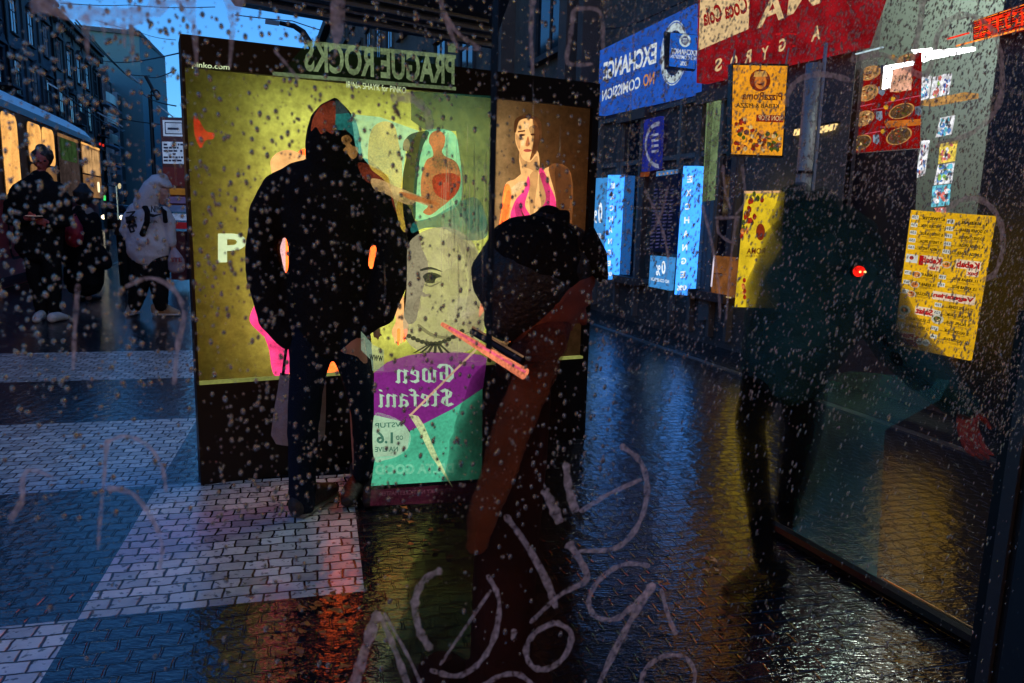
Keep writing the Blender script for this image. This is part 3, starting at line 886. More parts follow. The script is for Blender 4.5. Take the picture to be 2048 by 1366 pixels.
def reflected_person():
    """a reflection built as a second dark body just behind the first, elbow out"""
    Y = 3.42
    P = lambda u, v, y=Y: py(u, v, y)
    r = thing("person", gz(745, 990), "reflection of a person in black mostly hidden behind the hooded man, one elbow sticking out", "person")
    b = MB()
    head(b, P(692, 300, 3.45), .21, face=(0, -1, 0))
    loft(b, [P(700, 640), P(698, 480), P(702, 380)], [(.08, .08), (.07, .08), (.12, .08)], side=(1, 0, 0))
    loft(b, [P(706, 390), P(700, 340)], [.06, .05])
    loft(b, [P(740, 380), P(800, 440), P(838, 528)], [.045, .04, .035])
    for k in (724, 738):
        loft(b, [P(k - 14, 660), P(k - 4, 800), P(k - 8, 935)], [.035, .03, .025])
    hand(b, P(830, 545), P(838, 600) - P(830, 545), (0, 1, 0), .16, .8)
    fused("body", b, M['greyskin'], r, .012, 2)
    c = MB()
    loft(c, [P(700, 690), P(696, 560), P(696, 470), P(716, 400), P(718, 370)], [(.1, .1), (.09, .1), (.09, .1), (.14, .1), (.08, .08)], side=(1, 0, 0))
    loft(c, [P(760, 400), P(800, 430), P(820, 480), P(836, 535), P(826, 590), P(822, 640)], [.07, .06, .05, .055, .045, .03])
    fused("coat", c, M['blackcloth'], r, .014, 2, .03)
    tr = MB()
    for k in (728, 742):
        loft(tr, [P(k - 18, 670), P(k - 6, 800), P(k - 8, 940)], [.045, .04, .035])
    fused("trousers", tr, M['blackcloth'], r, .014, 2, .015)
    for k in (-.04, .06):
        s = MB(); g0 = gz(730, 985) + Vector((k, 0, 0))
        loft(s, [g0 + Vector((0, 0, .05)), g0 + Vector((0, -.12, .05)), g0 + Vector((0, -.2, .035))], [(.04, .05), (.045, .045), (.035, .03)], side=(1, 0, 0))
        fused("shoe", s, M['shoeblack'], r, .01, 1)
reflected_person()

def cap_person():  # mirrored figure in the glass, modelled as a body
    Y = 1.5
    P = lambda u, v, y=Y: py(u, v, y)
    base = P(965, 1366); base.z = 0
    r = thing("person", base, "reflection of a person in a black cap with a rust brown scarf and coat", "person")
    b = MB()
    head(b, P(1104, 578), .215, face=(.8, .3, -.45), up=(.35, 0, .9))
    loft(b, [P(1060, 740), P(1080, 660)], [.055, .05])
    loft(b, [P(1000, 1366), P(1012, 1100), P(1040, 900), P(1060, 780)], [(.07, .06), (.07, .06), (.06, .05), (.045, .045)], side=(1, 0, 0))
    hip = P(965, 1366)
    for k in (-.09, .09):
        loft(b, [hip + Vector((k, 0, 0)), hip + Vector((k, .02, -.25)), Vector((hip.x + k, Y, .06))], [.07, .055, .04])
    fused("body", b, mat("shadowed reddish skin", (.2, .05, .035), .6, var=.6, scale=20), r, .01, 2)
    c = MB()
    loft(c, [P(965, 1366) - Vector((0, 0, .1)), P(975, 1240), P(995, 1100), P(1014, 960), P(1030, 850), P(1040, 775), P(1060, 715)],
         [(.24, .14), (.2, .13), (.165, .13), (.135, .12), (.125, .11), (.1, .09), (.06, .06)], side=(1, 0, .2), seg=20)
    fused("coat", c, M['browncloth'], r, .011, 3, .035)
    s = MB()
    loft(s, [P(1092, 680, 1.46), P(1062, 770, 1.36), P(1018, 880, 1.33), P(975, 1000, 1.32), P(950, 1100, 1.34)], [(.05, .03), (.045, .02), (.04, .018), (.035, .016), (.02, .01)], side=(1, 0, .4), seg=14)
    fused("reflection_smear", s, ghost("rust reflection smear", (.2, .065, .03), .42, .8, 9), r, .008, 3, .02)  # brown smear of the reflection, shaped as a scarf tail
    s = MB()
    loft(s, [P(1015, 735), P(1052, 712), P(1092, 672), P(1110, 640)], [(.03, .05), (.045, .06), (.05, .06), (.04, .05)], side=(1, 0, .5), seg=18)
    fused("scarf", s, mat("wine scarf", (.12, .024, .018), .95, var=.9, scale=7, bump=.6), r, .01, 3, .015)
    tr = MB()
    for k in (-.08, .08):
        loft(tr, [hip + Vector((k, 0, .0)), hip + Vector((k, .02, -.25)), Vector((hip.x + k, Y, .08))], [.07, .06, .05])
    fused("trousers", tr, M['ghostdark'], r, .014, 2)
    for k in (-.09, .09):
        s = MB(); g0 = Vector((hip.x + k, Y, 0))
        loft(s, [g0 + Vector((0, -.03, .05)), g0 + Vector((0, .1, .05)), g0 + Vector((0, .2, .035))], [(.04, .05), (.045, .045), (.035, .03)], side=(1, 0, 0))
        fused("shoe", s, M['shoeblack'], r, .01, 1)
    h = MB()
    loft(h, [P(1010, 640), P(1035, 590), P(1062, 535), P(1085, 492), P(1094, 462)], [(.05, .07), (.082, .1), (.098, .11), (.088, .1), (.05, .06)], side=(1, 0, .35), seg=22)
    loft(h, [P(1030, 560), P(1085, 525), P(1130, 515)], [(.1, .1), (.105, .11), (.07, .09)], side=(.35, 0, -1), seg=20)
    fused("hair", h, M['hair'], r, .009, 2, .01)
    k = MB()
    loft(k, [P(1052, 560), P(1072, 520), P(1086, 485), P(1094, 452), P(1098, 436)], [(.088, .1), (.105, .118), (.102, .115), (.075, .09), (.03, .04)], side=(1, 0, .3), seg=22)
    cp = fused("cap", k, M['blackcloth'], r, .008, 2)
    k = MB()
    loft(k, [P(1120, 466), P(1160, 484), P(1188, 520), P(1206, 556)], [(.05, .07), (.042, .08), (.03, .07), (.012, .03)], side=(.8, 0, -.5), seg=16)
    fused("cap_brim", k, M['blackcloth'], r, .006, 2)
cap_person()
# light box edge's reflection, built as a glowing bar
t = thing("glow_bar", py(965, 700, 1.35), "slanting pink and orange reflection of the light box edge beside the capped person", "reflection")
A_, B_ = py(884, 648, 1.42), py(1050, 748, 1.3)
MB().tube([A_, A_.lerp(B_, .25), A_.lerp(B_, .6), B_], .004, 10, .011).build("reflection_bar", glow("orange pink reflection", (232, 128, 92), 1, .35, 14), t)
MB().tube([A_.lerp(B_, .1) + Vector((0, -.012, .004)), B_ + Vector((0, -.012, .006))], .0025, 8).build("reflection_edge", glow("pink reflection edge", (232, 96, 120), 1, .3, 14), t)
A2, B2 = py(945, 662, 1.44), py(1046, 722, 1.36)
MB().tube([A2, B2], .008, 8).build("reflection_dark_line", M['black'], t)
MB().tube([A2 + Vector((0, -.01, .01)), B2 + Vector((0, -.01, .01))], .002, 6).build("reflection_edge", glow("dim reflection edge", (120, 88, 66), 1, .3), t)

def big_person():  # reflected figure, modelled as a see-through body
    Y = 2.66
    P = lambda u, v, y=Y: py(u, v, y)
    g0 = gz(1545, 1160)
    r = thing("person", g0, "reflection of a large stooping person in a dark teal jacket reaching one arm out past the yellow menu", "person")
    b = MB()
    head(b, P(1600, 430, 2.7), .22, face=(-.5, -.6, -.5))
    loft(b, [P(1620, 520), P(1605, 470)], [.06, .055])
    loft(b, [P(1560, 720), P(1610, 600), P(1640, 520)], [(.15, .1), (.17, .11), (.15, .09)], side=(1, 0, 0))
    w = P(1930, 822, 2.5)
    loft(b, [P(1700, 540), P(1800, 710, 2.55), w], [.05, .042, .032])
    loft(b, [P(1540, 700), P(1500, 830), P(1528, 1120)], [.075, .055, .04])
    loft(b, [P(1590, 700), P(1600, 860, 2.75), P(1572, 1010, 3.0)], [.075, .055, .04])
    fused("body", b, M['ghostdark'], r, .012, 2)
    hb = MB()
    hand(hb, P(1928, 815, 2.5), P(1940, 880, 2.48) - P(1928, 815, 2.5), (1, .2, 0), .2, .45)
    fused("hand", hb, M['ghostskin'], r, .005, 1)
    c = MB()
    loft(c, [P(1566, 745), P(1590, 680), P(1622, 600), P(1650, 520), P(1655, 460), P(1640, 425)], [(.16, .13), (.19, .14), (.23, .15), (.22, .15), (.16, .13), (.09, .09)], side=(1, 0, .2), seg=20)
    loft(c, [P(1700, 500), P(1745, 590), P(1800, 690, 2.6), P(1862, 752, 2.52), P(1925, 812, 2.5)], [(.11, .11), (.105, .11), (.09, .1), (.075, .085), (.06, .06)], seg=18)
    loft(c, [P(1580, 480), P(1535, 580), P(1520, 680)], [(.09, .1), (.08, .09), (.06, .07)], seg=18)
    fused("jacket", c, M['tealcloth'], r, .014, 3, .03)
    h = MB()
    loft(h, [P(1640, 470), P(1608, 440), P(1590, 415), P(1583, 392)], [(.11, .12), (.115, .13), (.1, .12), (.05, .07)], side=(1, 0, .3), seg=18)
    fused("hood", h, M['tealcloth'], r, .012, 3, .015)
    tr = MB()
    loft(tr, [P(1550, 700), P(1522, 780), P(1500, 850), P(1508, 950), P(1526, 1060), P(1532, 1130)], [(.09, .1), (.075, .09), (.055, .08), (.055, .075), (.045, .065), (.04, .06)], side=(1, 0, 0))
    loft(tr, [P(1596, 700), P(1608, 800, 2.7), P(1600, 880, 2.8), P(1584, 960, 2.9), P(1570, 1030, 3.0)], [(.1, .1), (.085, .09), (.075, .08), (.06, .07), (.05, .06)], side=(1, 0, 0))
    fused("trousers", tr, M['ghostdark'], r, .013, 3, .02)
    for a, bb in (((1556, 1172), (1500, 1190)), ((1580, 1042), (1540, 1056))):
        q0, q1 = gz(*a), gz(*bb)
        dd = (q1 - q0).normalized() * .26
        s = MB()
        loft(s, [q0 + Vector((0, 0, .05)), q0 + dd * .5 + Vector((0, 0, .06)), q0 + dd + Vector((0, 0, .035))], [(.045, .05), (.047, .055), (.035, .032)], side=(-dd.y, dd.x, 0))
        fused("shoe", s, M['ghostdark'], r, .008, 2)
    l = thing("tail_lamp_reflection", P(1720, 543, 2.44), "small round red tail lamp reflection on the stooping person's jacket", "lamp")  # a tail lamp's reflection, built as a small glowing lamp
    pc = P(1720, 543, 2.44)
    m_ = MB(); loft(m_, [pc + Vector((0, .012, 0)), pc], [(.018, .018), (.0175, .0175)], side=(1, 0, 0), seg=18)
    m_.build("lens", glow("red lens", (250, 30, 20), 1.2, .5, 60), l, True)
    for k in (-.006, .006):
        m_ = MB(); loft(m_, [pc + Vector((k, -.018, 0)), pc + Vector((k * 1.6, -.019, 0))], [(.0035, .0025)] * 2, seg=8)
        m_.build("bulb", glow("orange bulb", (255, 190, 110), 2.5, .1), l, True)
    MB().tube([pc + Vector((0, .03, 0)), pc + Vector((0, .014, 0))], .021, 16).build("lamp_housing", M['black'], l)
big_person()

def nike_person():
    Y = 9.0
    P = lambda u, v, y=Y: py(u, v, y)
    r = thing("person", gz(296, 632), "person in a pale hooded sweatshirt with head bowed, carrying a backpack and shopping bag", "person")
    b = MB()
    head(b, P(325, 387), .235, face=(.8, -.5, -.35))
    loft(b, [P(300, 425), P(308, 400)], [.065, .06])
    loft(b, [P(296, 500), P(296, 460), P(298, 425)], [(.15, .1), (.17, .11), (.15, .1)], side=(1, 0, 0))
    for pts in ([P(285, 500), P(284, 560), P(270, 612)], [P(312, 500), P(316, 560), P(322, 612)]):
        loft(b, pts, [.075, .06, .045])
    loft(b, [P(268, 425), P(256, 462), P(285, 478, 8.85)], [.05, .045, .035])
    hand(b, P(285, 478, 8.85), P(300, 484, 8.8) - P(285, 478, 8.85), (0, 0, 1), .17, .5)
    loft(b, [P(330, 425), P(340, 462), P(346, 492)], [.05, .045, .035])
    hand(b, P(346, 492), Vector((0, 0, -1)), (0, 1, 0), .17, 1.1)
    fused("body", b, M['skin'], r, .012, 1)
    h = MB()
    loft(h, [P(296, 508), P(297, 490), P(298, 460), P(298, 432), P(300, 412)], [(.25, .19), (.26, .2), (.235, .18), (.2, .16), (.1, .1)], side=(1, 0, 0), seg=20)
    loft(h, [P(272, 420), P(259, 440), P(254, 462), P(262, 478), P(286, 484, 8.82)], [(.09, .1), (.085, .09), (.08, .085), (.07, .08), (.055, .06)], seg=16)
    loft(h, [P(326, 424), P(338, 445), P(341, 470), P(343, 488)], [(.08, .09), (.075, .09), (.065, .08), (.05, .06)], seg=16)
    fused("sweatshirt", h, M['whitecloth'], r, .014, 2, .03)
    h = MB()
    loft(h, [P(290, 412), P(299, 394), P(309, 376), P(319, 362), P(326, 356)], [(.14, .13), (.13, .15), (.125, .155), (.1, .13), (.06, .09)], side=(.8, 0, .5), seg=20)
    loft(h, [P(318, 364), P(329, 366), P(337, 373)], [(.08, .14), (.06, .13), (.03, .1)], side=(.5, 0, 1), seg=16)
    fused("hood", h, M['whitecloth'], r, .012, 2, .012)
    tr = MB()
    loft(tr, [P(285, 500), P(284, 530), P(281, 560), P(274, 590), P(270, 612)], [(.15, .14), (.14, .14), (.12, .12), (.1, .1), (.075, .08)], side=(1, 0, 0))
    loft(tr, [P(312, 500), P(316, 530), P(318, 560), P(320, 590), P(322, 612)], [(.15, .14), (.14, .14), (.12, .12), (.095, .1), (.075, .08)], side=(1, 0, 0))
    fused("trousers", tr, M['blackcloth'], r, .014, 2, .02)
    for a, bb in (((272, 628), (252, 634)), ((310, 632), (352, 632))):
        q0, q1 = gz(*a), gz(*bb)
        dd = (q1 - q0).normalized() * (.2 if bb[0] < 300 else .27)
        s = MB()
        loft(s, [q0 + Vector((0, 0, .09)), q0 + dd * .4 + Vector((0, 0, .1)), q0 + dd * .75 + Vector((0, 0, .06)), q0 + dd + Vector((0, 0, .045))], [(.05, .08), (.055, .08), (.055, .05), (.045, .035)], side=(-dd.y, dd.x, 0))
        fused("shoe", s, M['tan'], r, .01, 1)
        s = MB()
        loft(s, [q0 - dd * .05 + Vector((0, 0, .022)), q0 + dd * 1.05 + Vector((0, 0, .022))], [(.06, .02), (.055, .02)], side=(-dd.y, dd.x, 0))
        fused("sole", s, M['white'], r, .01, 1)
    ink = mat("black print", (.01, .01, .012), .8)
    dy = 8.74
    def pt(u, v, y=dy): return py(u, v, y)
    text3("lettering", "NIKE", pt(302, 424), pt(326, 426), pt(302, 411), ink, r, .04)
    MB().poly([pt(297, 422), pt(300, 433), (pt(306, 435)), pt(330, 426), pt(309, 429), pt(301, 427)]).build("chest_emblem", ink, r)
    text3("lettering", "AIR", pt(291, 446), pt(316, 446), pt(291, 441), ink, r, .02)
    for ch, u, v, rot in (("N", 252, 424, .15), ("I", 250, 434, .2), ("K", 251, 443, .25), ("E", 255, 452, .3), ("A", 262, 462, .45), ("I", 268, 467, .5), ("R", 273, 471, .55)):
        e = Vector((-.03, 0, -1)) if False else None
        o = pt(u, v, 8.83); dx = Vector((math.sin(rot) * .085, 0, -math.cos(rot) * .085)); up_ = Vector((math.cos(rot) * .11, 0, math.sin(rot) * .11))
        text3("lettering", ch, o, o + dx, o + up_, ink, r, .03)
    bp = thing("backpack", P(262, 478, 9.2), "black backpack on the back of the person in the pale sweatshirt", "backpack")
    k = MB(); loft(k, [P(290, 490, 9.3), P(288, 455, 9.32), P(288, 425, 9.28)], [(.17, .1), (.18, .12), (.13, .08)], side=(1, 0, 0)); fused("pack", k, M['blackcloth'], bp, .014, 2)
    k = MB(); loft(k, [P(290, 418, 8.98), P(290, 414, 8.84), P(295, 424, 8.74), P(294, 444, 8.74), P(284, 470, 8.8)], [(.035, .02)] * 5, side=(1, 0, 0)); fused("strap", k, M['blackcloth'], bp, .01, 1)
    k = MB(); loft(k, [P(322, 418, 8.95), P(329, 424, 8.8), P(331, 444, 8.8)], [(.03, .018)] * 3, side=(1, 0, 0)); fused("strap", k, M['blackcloth'], bp, .01, 1)
    sb_ = thing("shopping_bag", P(352, 545), "thin pale plastic shopping bag with red print in the bowed person's hand", "bag")
    k = MB(); loft(k, [P(353, 538), P(352, 520), P(349, 505), P(347, 495)], [(.1, .06), (.105, .07), (.06, .04), (.02, .02)], side=(1, 0, 0)); fused("bag_body", k, mat("thin plastic", (.4, .3, .32), .35, var=.3), sb_, .01, 2, .02)
    text3("lettering", "STE", py(341, 524, 8.9), py(364, 524, 8.9), py(341, 515, 8.9), mat("red print", (.35, .03, .03), .5), sb_, .04)
nike_person()

def waiting_pair():
    Y = 8.7
    P = lambda u, v, y=Y: py(u, v, y)
    r = thing("person", gz(92, 640), "person in a black padded jacket and white trainers looking at a phone", "person")
    b = MB()
    head(b, P(83, 322), .23, face=(.1, -.9, -.35))
    loft(b, [P(80, 368), P(82, 345)], [.06, .055])
    loft(b, [P(78, 480), P(78, 420), P(78, 375)], [(.16, .11), (.17, .11), (.18, .1)], side=(1, 0, 0))
    loft(b, [P(40, 380), P(32, 440), P(54, 436, 8.45)], [.05, .045, .035])
    hand(b, P(54, 436, 8.45), Vector((1, -.2, .1)), (0, 0, 1), .19, .6)
    loft(b, [P(112, 380), P(124, 440), P(98, 445, 8.45)], [.05, .045, .035])
    hand(b, P(98, 445, 8.45), Vector((-1, -.2, .1)), (0, 0, 1), .19, .7, -1)
    for pts in ([P(66, 480), P(76, 560), P(84, 622)], [P(98, 480), P(106, 560), P(110, 622)]):
        loft(b, pts, [.08, .06, .045])
    fused("body", b, M['redskin'], r, .011, 1)
    for e in (-1, 1):
        ey = MB(); loft(ey, [P(83 + e * 6, 322, 8.61), P(83 + e * 8, 322, 8.61)], [.012, .012], seg=8); ey.build("eye", M['hair'], r, True)
    h = MB(); loft(h, [P(84, 322, 8.77), P(85, 312, 8.75), P(84, 303, 8.73), P(82, 297, 8.72)], [(.1, .1), (.115, .125), (.105, .115), (.06, .07)], side=(1, 0, 0)); fused("cap", h, M['hair'], r, .012, 1)
    c = MB()
    loft(c, [P(78, 500), P(78, 450), P(78, 400), P(80, 372), P(82, 358)], [(.26, .19), (.27, .2), (.29, .2), (.25, .17), (.13, .12)], side=(1, 0, 0), seg=20)
    loft(c, [P(44, 378), P(26, 410), P(24, 438), P(50, 438, 8.48)], [.1, .1, .09, .065])
    loft(c, [P(112, 378), P(128, 410), P(128, 442), P(102, 446, 8.48)], [.1, .1, .09, .065])
    fused("jacket", c, M['blackcloth'], r, .016, 2, .035)
    tr = MB()
    for pts in ([P(64, 490), P(74, 560), P(84, 624)], [P(98, 490), P(106, 560), P(110, 624)]):
        loft(tr, pts, [.12, .095, .065])
    fused("trousers", tr, M['blackcloth'], r, .014, 2, .015)
    for a, bb in (((84, 640), (70, 648)), ((104, 646), (130, 640))):
        q0, q1 = gz(*a), gz(*bb); dd = (q1 - q0).normalized() * .25
        s = MB(); loft(s, [q0 + Vector((0, 0, .06)), q0 + dd * .5 + Vector((0, 0, .06)), q0 + dd + Vector((0, 0, .035))], [(.05, .06), (.055, .055), (.045, .035)], side=(-dd.y, dd.x, 0))
        fused("shoe", s, M['white'], r, .01, 1)
    ph = thing("phone", P(70, 434, 8.36), "flat phone with a faintly lit edge held by the person in black", "phone")
    MB().box(P(68, 434, 8.38), .16, .09, .012, .2).build("phone_body", M['black'], ph)
    MB().box(P(68, 433, 8.38) + Vector((0, 0, .0075)), .15, .08, .002, .2).build("phone_screen", glow("phone screen", (180, 160, 160), 1, .1), ph)
    r = thing("person", gz(178, 600), "person in a long dark coat standing beside the tram, face turned away", "person")
    Y = 9.6
    P = lambda u, v, y=Y: py(u, v, y)
    b = MB()
    head(b, P(166, 388), .22, face=(.4, .9, 0))
    loft(b, [P(165, 425), P(166, 405)], [.06, .055])
    loft(b, [P(166, 520), P(166, 470), P(165, 425)], [(.14, .1), (.16, .1), (.16, .1)], side=(1, 0, 0))
    for e in (-1, 1):
        loft(b, [P(165 + 22 * e, 432), P(165 + 28 * e, 480), P(165 + 26 * e, 520)], [.05, .045, .035])
        hand(b, P(165 + 26 * e, 520), Vector((0, 0, -1)), (0, 1, 0), .17, .4)
        loft(b, [P(165 + 10 * e, 520), P(165 + 11 * e, 570), P(165 + 12 * e, 596)], [.07, .05, .04])
    fused("body", b, M['greyskin'], r, .012, 1)
    c = MB()
    loft(c, [P(168, 565), P(168, 530), P(166, 480), P(165, 440), P(165, 422)], [(.25, .2), (.24, .19), (.2, .16), (.21, .16), (.11, .1)], side=(1, 0, 0), seg=20)
    for e in (-1, 1):
        loft(c, [P(165 + 20 * e, 435), P(165 + 28 * e, 480), P(165 + 30 * e, 522)], [.09, .08, .07])
    fused("coat", c, M['blackcloth'], r, .015, 2, .03)
    h = MB(); loft(h, [P(166, 398), P(166, 384), P(166, 374)], [(.1, .12), (.12, .13), (.06, .07)], side=(1, 0, 0)); fused("hair", h, M['hair'], r, .012, 1)
    for e in (-1, 1):
        q0 = gz(166 + 13 * e, 604); s = MB(); loft(s, [q0 + Vector((0, 0, .05)), q0 + Vector((.03, .2, .035))], [(.05, .05), (.045, .035)], side=(1, 0, 0)); fused("shoe", s, M['shoeblack'], r, .01, 1)
    bg_ = thing("rucksack", P(148, 485, 9.25), "small pink and red rucksack hanging at the dark coated person's side", "rucksack")
    k = MB(); loft(k, [P(148, 483, 9.3), P(149, 465, 9.28), P(150, 448, 9.28), P(150, 430, 9.3)], [(.1, .08), (.11, .09), (.08, .07), (.02, .02)], side=(1, 0, 0)); fused("pack", k, mat("crimson nylon", (.55, .03, .06), .5, var=.3), bg_, .012, 2, .02)
    k = MB().tube([P(150, 432, 9.28), P(154, 424, 9.35), P(160, 424, 9.4)], .012, 6); k.build("strap", M['blackcloth'], bg_)
    hb = thing("handbag", P(208, 548, 9.4), "black handbag with a flared base held low beside the tram", "bag")
    k = MB(); loft(k, [P(205, 530, 9.4), P(203, 510, 9.4), P(200, 492, 9.4)], [(.13, .07), (.11, .06), (.04, .03)], side=(1, 0, 0)); fused("bag_body", k, M['blackcloth'], hb, .012, 2)
    MB().tube([P(197, 494, 9.4), P(196, 480, 9.4), P(202, 480, 9.4), P(204, 494, 9.4)], .01, 6).build("handle", M['black'], hb)
waiting_pair()
# ------------------------------------------------------------------ tram
def tram():
    s_end, _ = TP.sz(214, 450)
    if TP.hit(0, 450).y > TP.hit(214, 450).y: print("tram dir?")
    s_near = s_end - 15.0
    r = thing("tram", TP.at((s_end + s_near) / 2, 0, -1.1), "dark red and cream tram with warm lit windows at the stop", "tram")
    red = mat("worn tram red", (.6, .035, .035), .35, var=.35, scale=3, spec=.6)
    cream = mat("orange lit tram cream", (.5, .2, .09), .4, var=.3, scale=3)  # orange light from the lit interior is mixed into the cream paint
    roofm = mat("wet pale roof", (.75, .78, .85), .3, var=.3, scale=2)
    # cross-section: skirt, waist, window band, cove, roof
    z0, zw, zt, zr = .35, 1.42, 2.62, 3.05
    prof = [(-.06, z0), (0, z0 + .25), (0, zw)]
    def strip(nm, pr, m, sA, sB, parent=r):
        mb = MB(); st = 24
        L = sB - sA
        for (oa, za), (ob, zb) in zip(pr, pr[1:]):
            vs = []; fs = []
            for i in range(st + 1):
                s = sA + L * i / st
                e = max(0, (s - (s_end - .9)) / .9)
                inn = -(1 - math.sqrt(max(0, 1 - e * e))) * .75
                vs += [TP.at(s, za, oa + inn), TP.at(s, zb, ob + inn)]
            for i in range(st):
                fs.append((2 * i, 2 * i + 2, 2 * i + 3, 2 * i + 1))
            mb.add(vs, fs)
        return mb.build(nm, m, parent, True)
    strip("side_panel", prof, red, s_near, s_end)
    strip("window_band", [(-.012, zw), (-.012, zt)], cream, s_near, s_end)
    strip("cove_panel", [(0, zt), (-.05, zt + .12)], mat("dark tram cove", (.05, .03, .03), .4), s_near, s_end)
    strip("roof", [(-.05, zt + .12), (-.16, zt + .26), (-.42, zr - .02), (-1.1, zr + .03), (-2.1, zr - .1), (-2.2, zt), (-2.2, z0)], roofm, s_near, s_end)
    # end wall
    e0, e1 = TP.at(s_end, z0, -.75), TP.at(s_end, zt + .2, -.75)
    MB().hexa([TP.at(s_end - .02, z0, -.75), TP.at(s_end + .03, z0, -.75), TP.at(s_end + .03, z0, -2.2), TP.at(s_end - .02, z0, -2.2)],
              [TP.at(s_end - .02, zr - .1, -.75), TP.at(s_end + .03, zr - .1, -.75), TP.at(s_end + .03, zr - .1, -2.2), TP.at(s_end - .02, zr - .1, -2.2)]).build("end_panel", red, r)
    # windows from the way they stand along the side
    def srange(u0, u1, v): return TP.sz(u0, v)[0], TP.sz(u1, v)[0]
    lit = glow("lit tram window", (236, 170, 92), 1.25, .22, 3)
    litd = glow("dim tram window", (128, 92, 58), 1.0, .35, 3)
    curt = glow("lit curtain", (205, 158, 104), .9, .25, 6)
    grn = glow("green thing behind glass", (42, 62, 34), .9, .4, 5)
    frame = M['black']
    items = [(6, 38, 'door'), (58, 110, 'lit'), (117, 157, 'dim'), (163, 199, 'end')]
    for u0, u1, kind in items:
        a, b = srange(u0, u1, 320)
        zb = .62 if kind == 'door' else zw + .08
        w = MB(); t_ = .05
        rr = .15; gp = []
        for cx_, cy_, a0 in ((b + .05 - rr, zt - .03 - rr, 0), (a - .05 + rr, zt - .03 - rr, 90), (a - .05 + rr, zb - .04 + rr, 180), (b + .05 - rr, zb - .04 + rr, 270)):
            gp += [TP.at(cx_ + rr * math.cos(math.radians(a0 + 22.5 * i)), cy_ + rr * math.sin(math.radians(a0 + 22.5 * i)), .003) for i in range(5)]
        w.poly(gp)
        wf = w.build("door" if kind == 'door' else "window", frame, r)
        def pane(nm, x0, x1, y0, y1, m, o=.0):
            rr = min(.12, (x1 - x0) * .22, (y1 - y0) * .4)
            pts = []
            for cx_, cy_, a0 in ((x1 - rr, y1 - rr, 0), (x0 + rr, y1 - rr, 90), (x0 + rr, y0 + rr, 180), (x1 - rr, y0 + rr, 270)):
                pts += [TP.at(cx_ + rr * math.cos(math.radians(a0 + 22.5 * i)), cy_ + rr * math.sin(math.radians(a0 + 22.5 * i)), .008 + o) for i in range(5)]
            MB().poly(pts).build(nm, m, wf)
        zm = zb + (zt - zb) * .42
        if kind == 'door':
            pane("pane", a, b, zw - .1, zt - .06, lit); pane("door_leaf", a, b, zb, zw - .1, red)
        elif kind == 'lit':
            pane("pane", a, (a + b) / 2 - .02, zm, zt - .06, lit); pane("pane", (a + b) / 2 + .02, b, zm, zt - .06, lit)
            pane("pane", a, b, zb, zm - .03, litd)
        elif kind == 'dim':
            pane("pane", a, b, zb, zt - .06, glow("dark tram window", (58, 48, 46), .9, .4, 2))
            pane("plant_behind_glass", a + .1, b - .15, zt - .5, zt - .12, grn, .004)
            pane("upper_light", a, b, zt - .12, zt - .06, litd, .005)
        else:
            pane("pane", a, b, zb, zt - .06, litd)
            pane("curtain", a + .05, (a + b) / 2, zm, zt - .12, curt, .004); pane("curtain", (a + b) / 2 + .04, b - .1, zm, zt - .14, curt, .004)
            pane("ceiling_light", a, b, zt - .1, zt - .06, lit, .005)
            pane("lamp", b - .5, b - .25, zb + .12, zb + .34, glow("bright lamp", (255, 232, 180), 1.6, .1), .006)
            MB().pbox(TP, a, b, zm - .03, zm, -.01, .01).build("window_bar", frame, wf)
    MB().pbox(TP, s_near, s_end - .9, zw - .03, zw + .02, .0, .015).build("waist_rail", mat("pale tram rail", (.2, .12, .1), .4), r)
    for k in range(4):
        a = s_end - 2.5 - k * 1.9
        if k == 2: continue
        c = TP.at(a, .34, -.12)
        vs = []; n_ = 20
        w = MB()
        for o_, rr in ((-.02, .33), (.05, .33)):
            pass
        f = [TP.at(a + .33 * math.cos(2 * math.pi * i / n_), .345 + .33 * math.sin(2 * math.pi * i / n_), -.1) for i in range(n_)]
        bk = [p - TP.n * .1 for p in f]
        w.add(f + bk, [tuple(range(n_)), tuple(reversed(range(n_, 2 * n_)))] + [(i, i + n_, (i + 1) % n_ + n_, (i + 1) % n_) for i in range(n_)])
        w.build("wheel", M['black'], r)
    # small lit number and red marker lamps at the cant rail
    for u in (198, 204):
        s = TP.sz(u, 290)[0]
        MB().pbox(TP, s, s + .06, zt + .02, zt + .07, .004, .03).build("marker_lamp", glow("red marker", (220, 50, 36), 1.1, .1), r)
    for k in range(5):
        s = TP.sz(197 + 3 * k, 440)[0] - .9
        MB().pbox(TP, s, s + .1, .98, 1.12, .002, .006).build("fleet_digit", mat("gilt paint", (.4, .25, .12), .5), r)
tram()

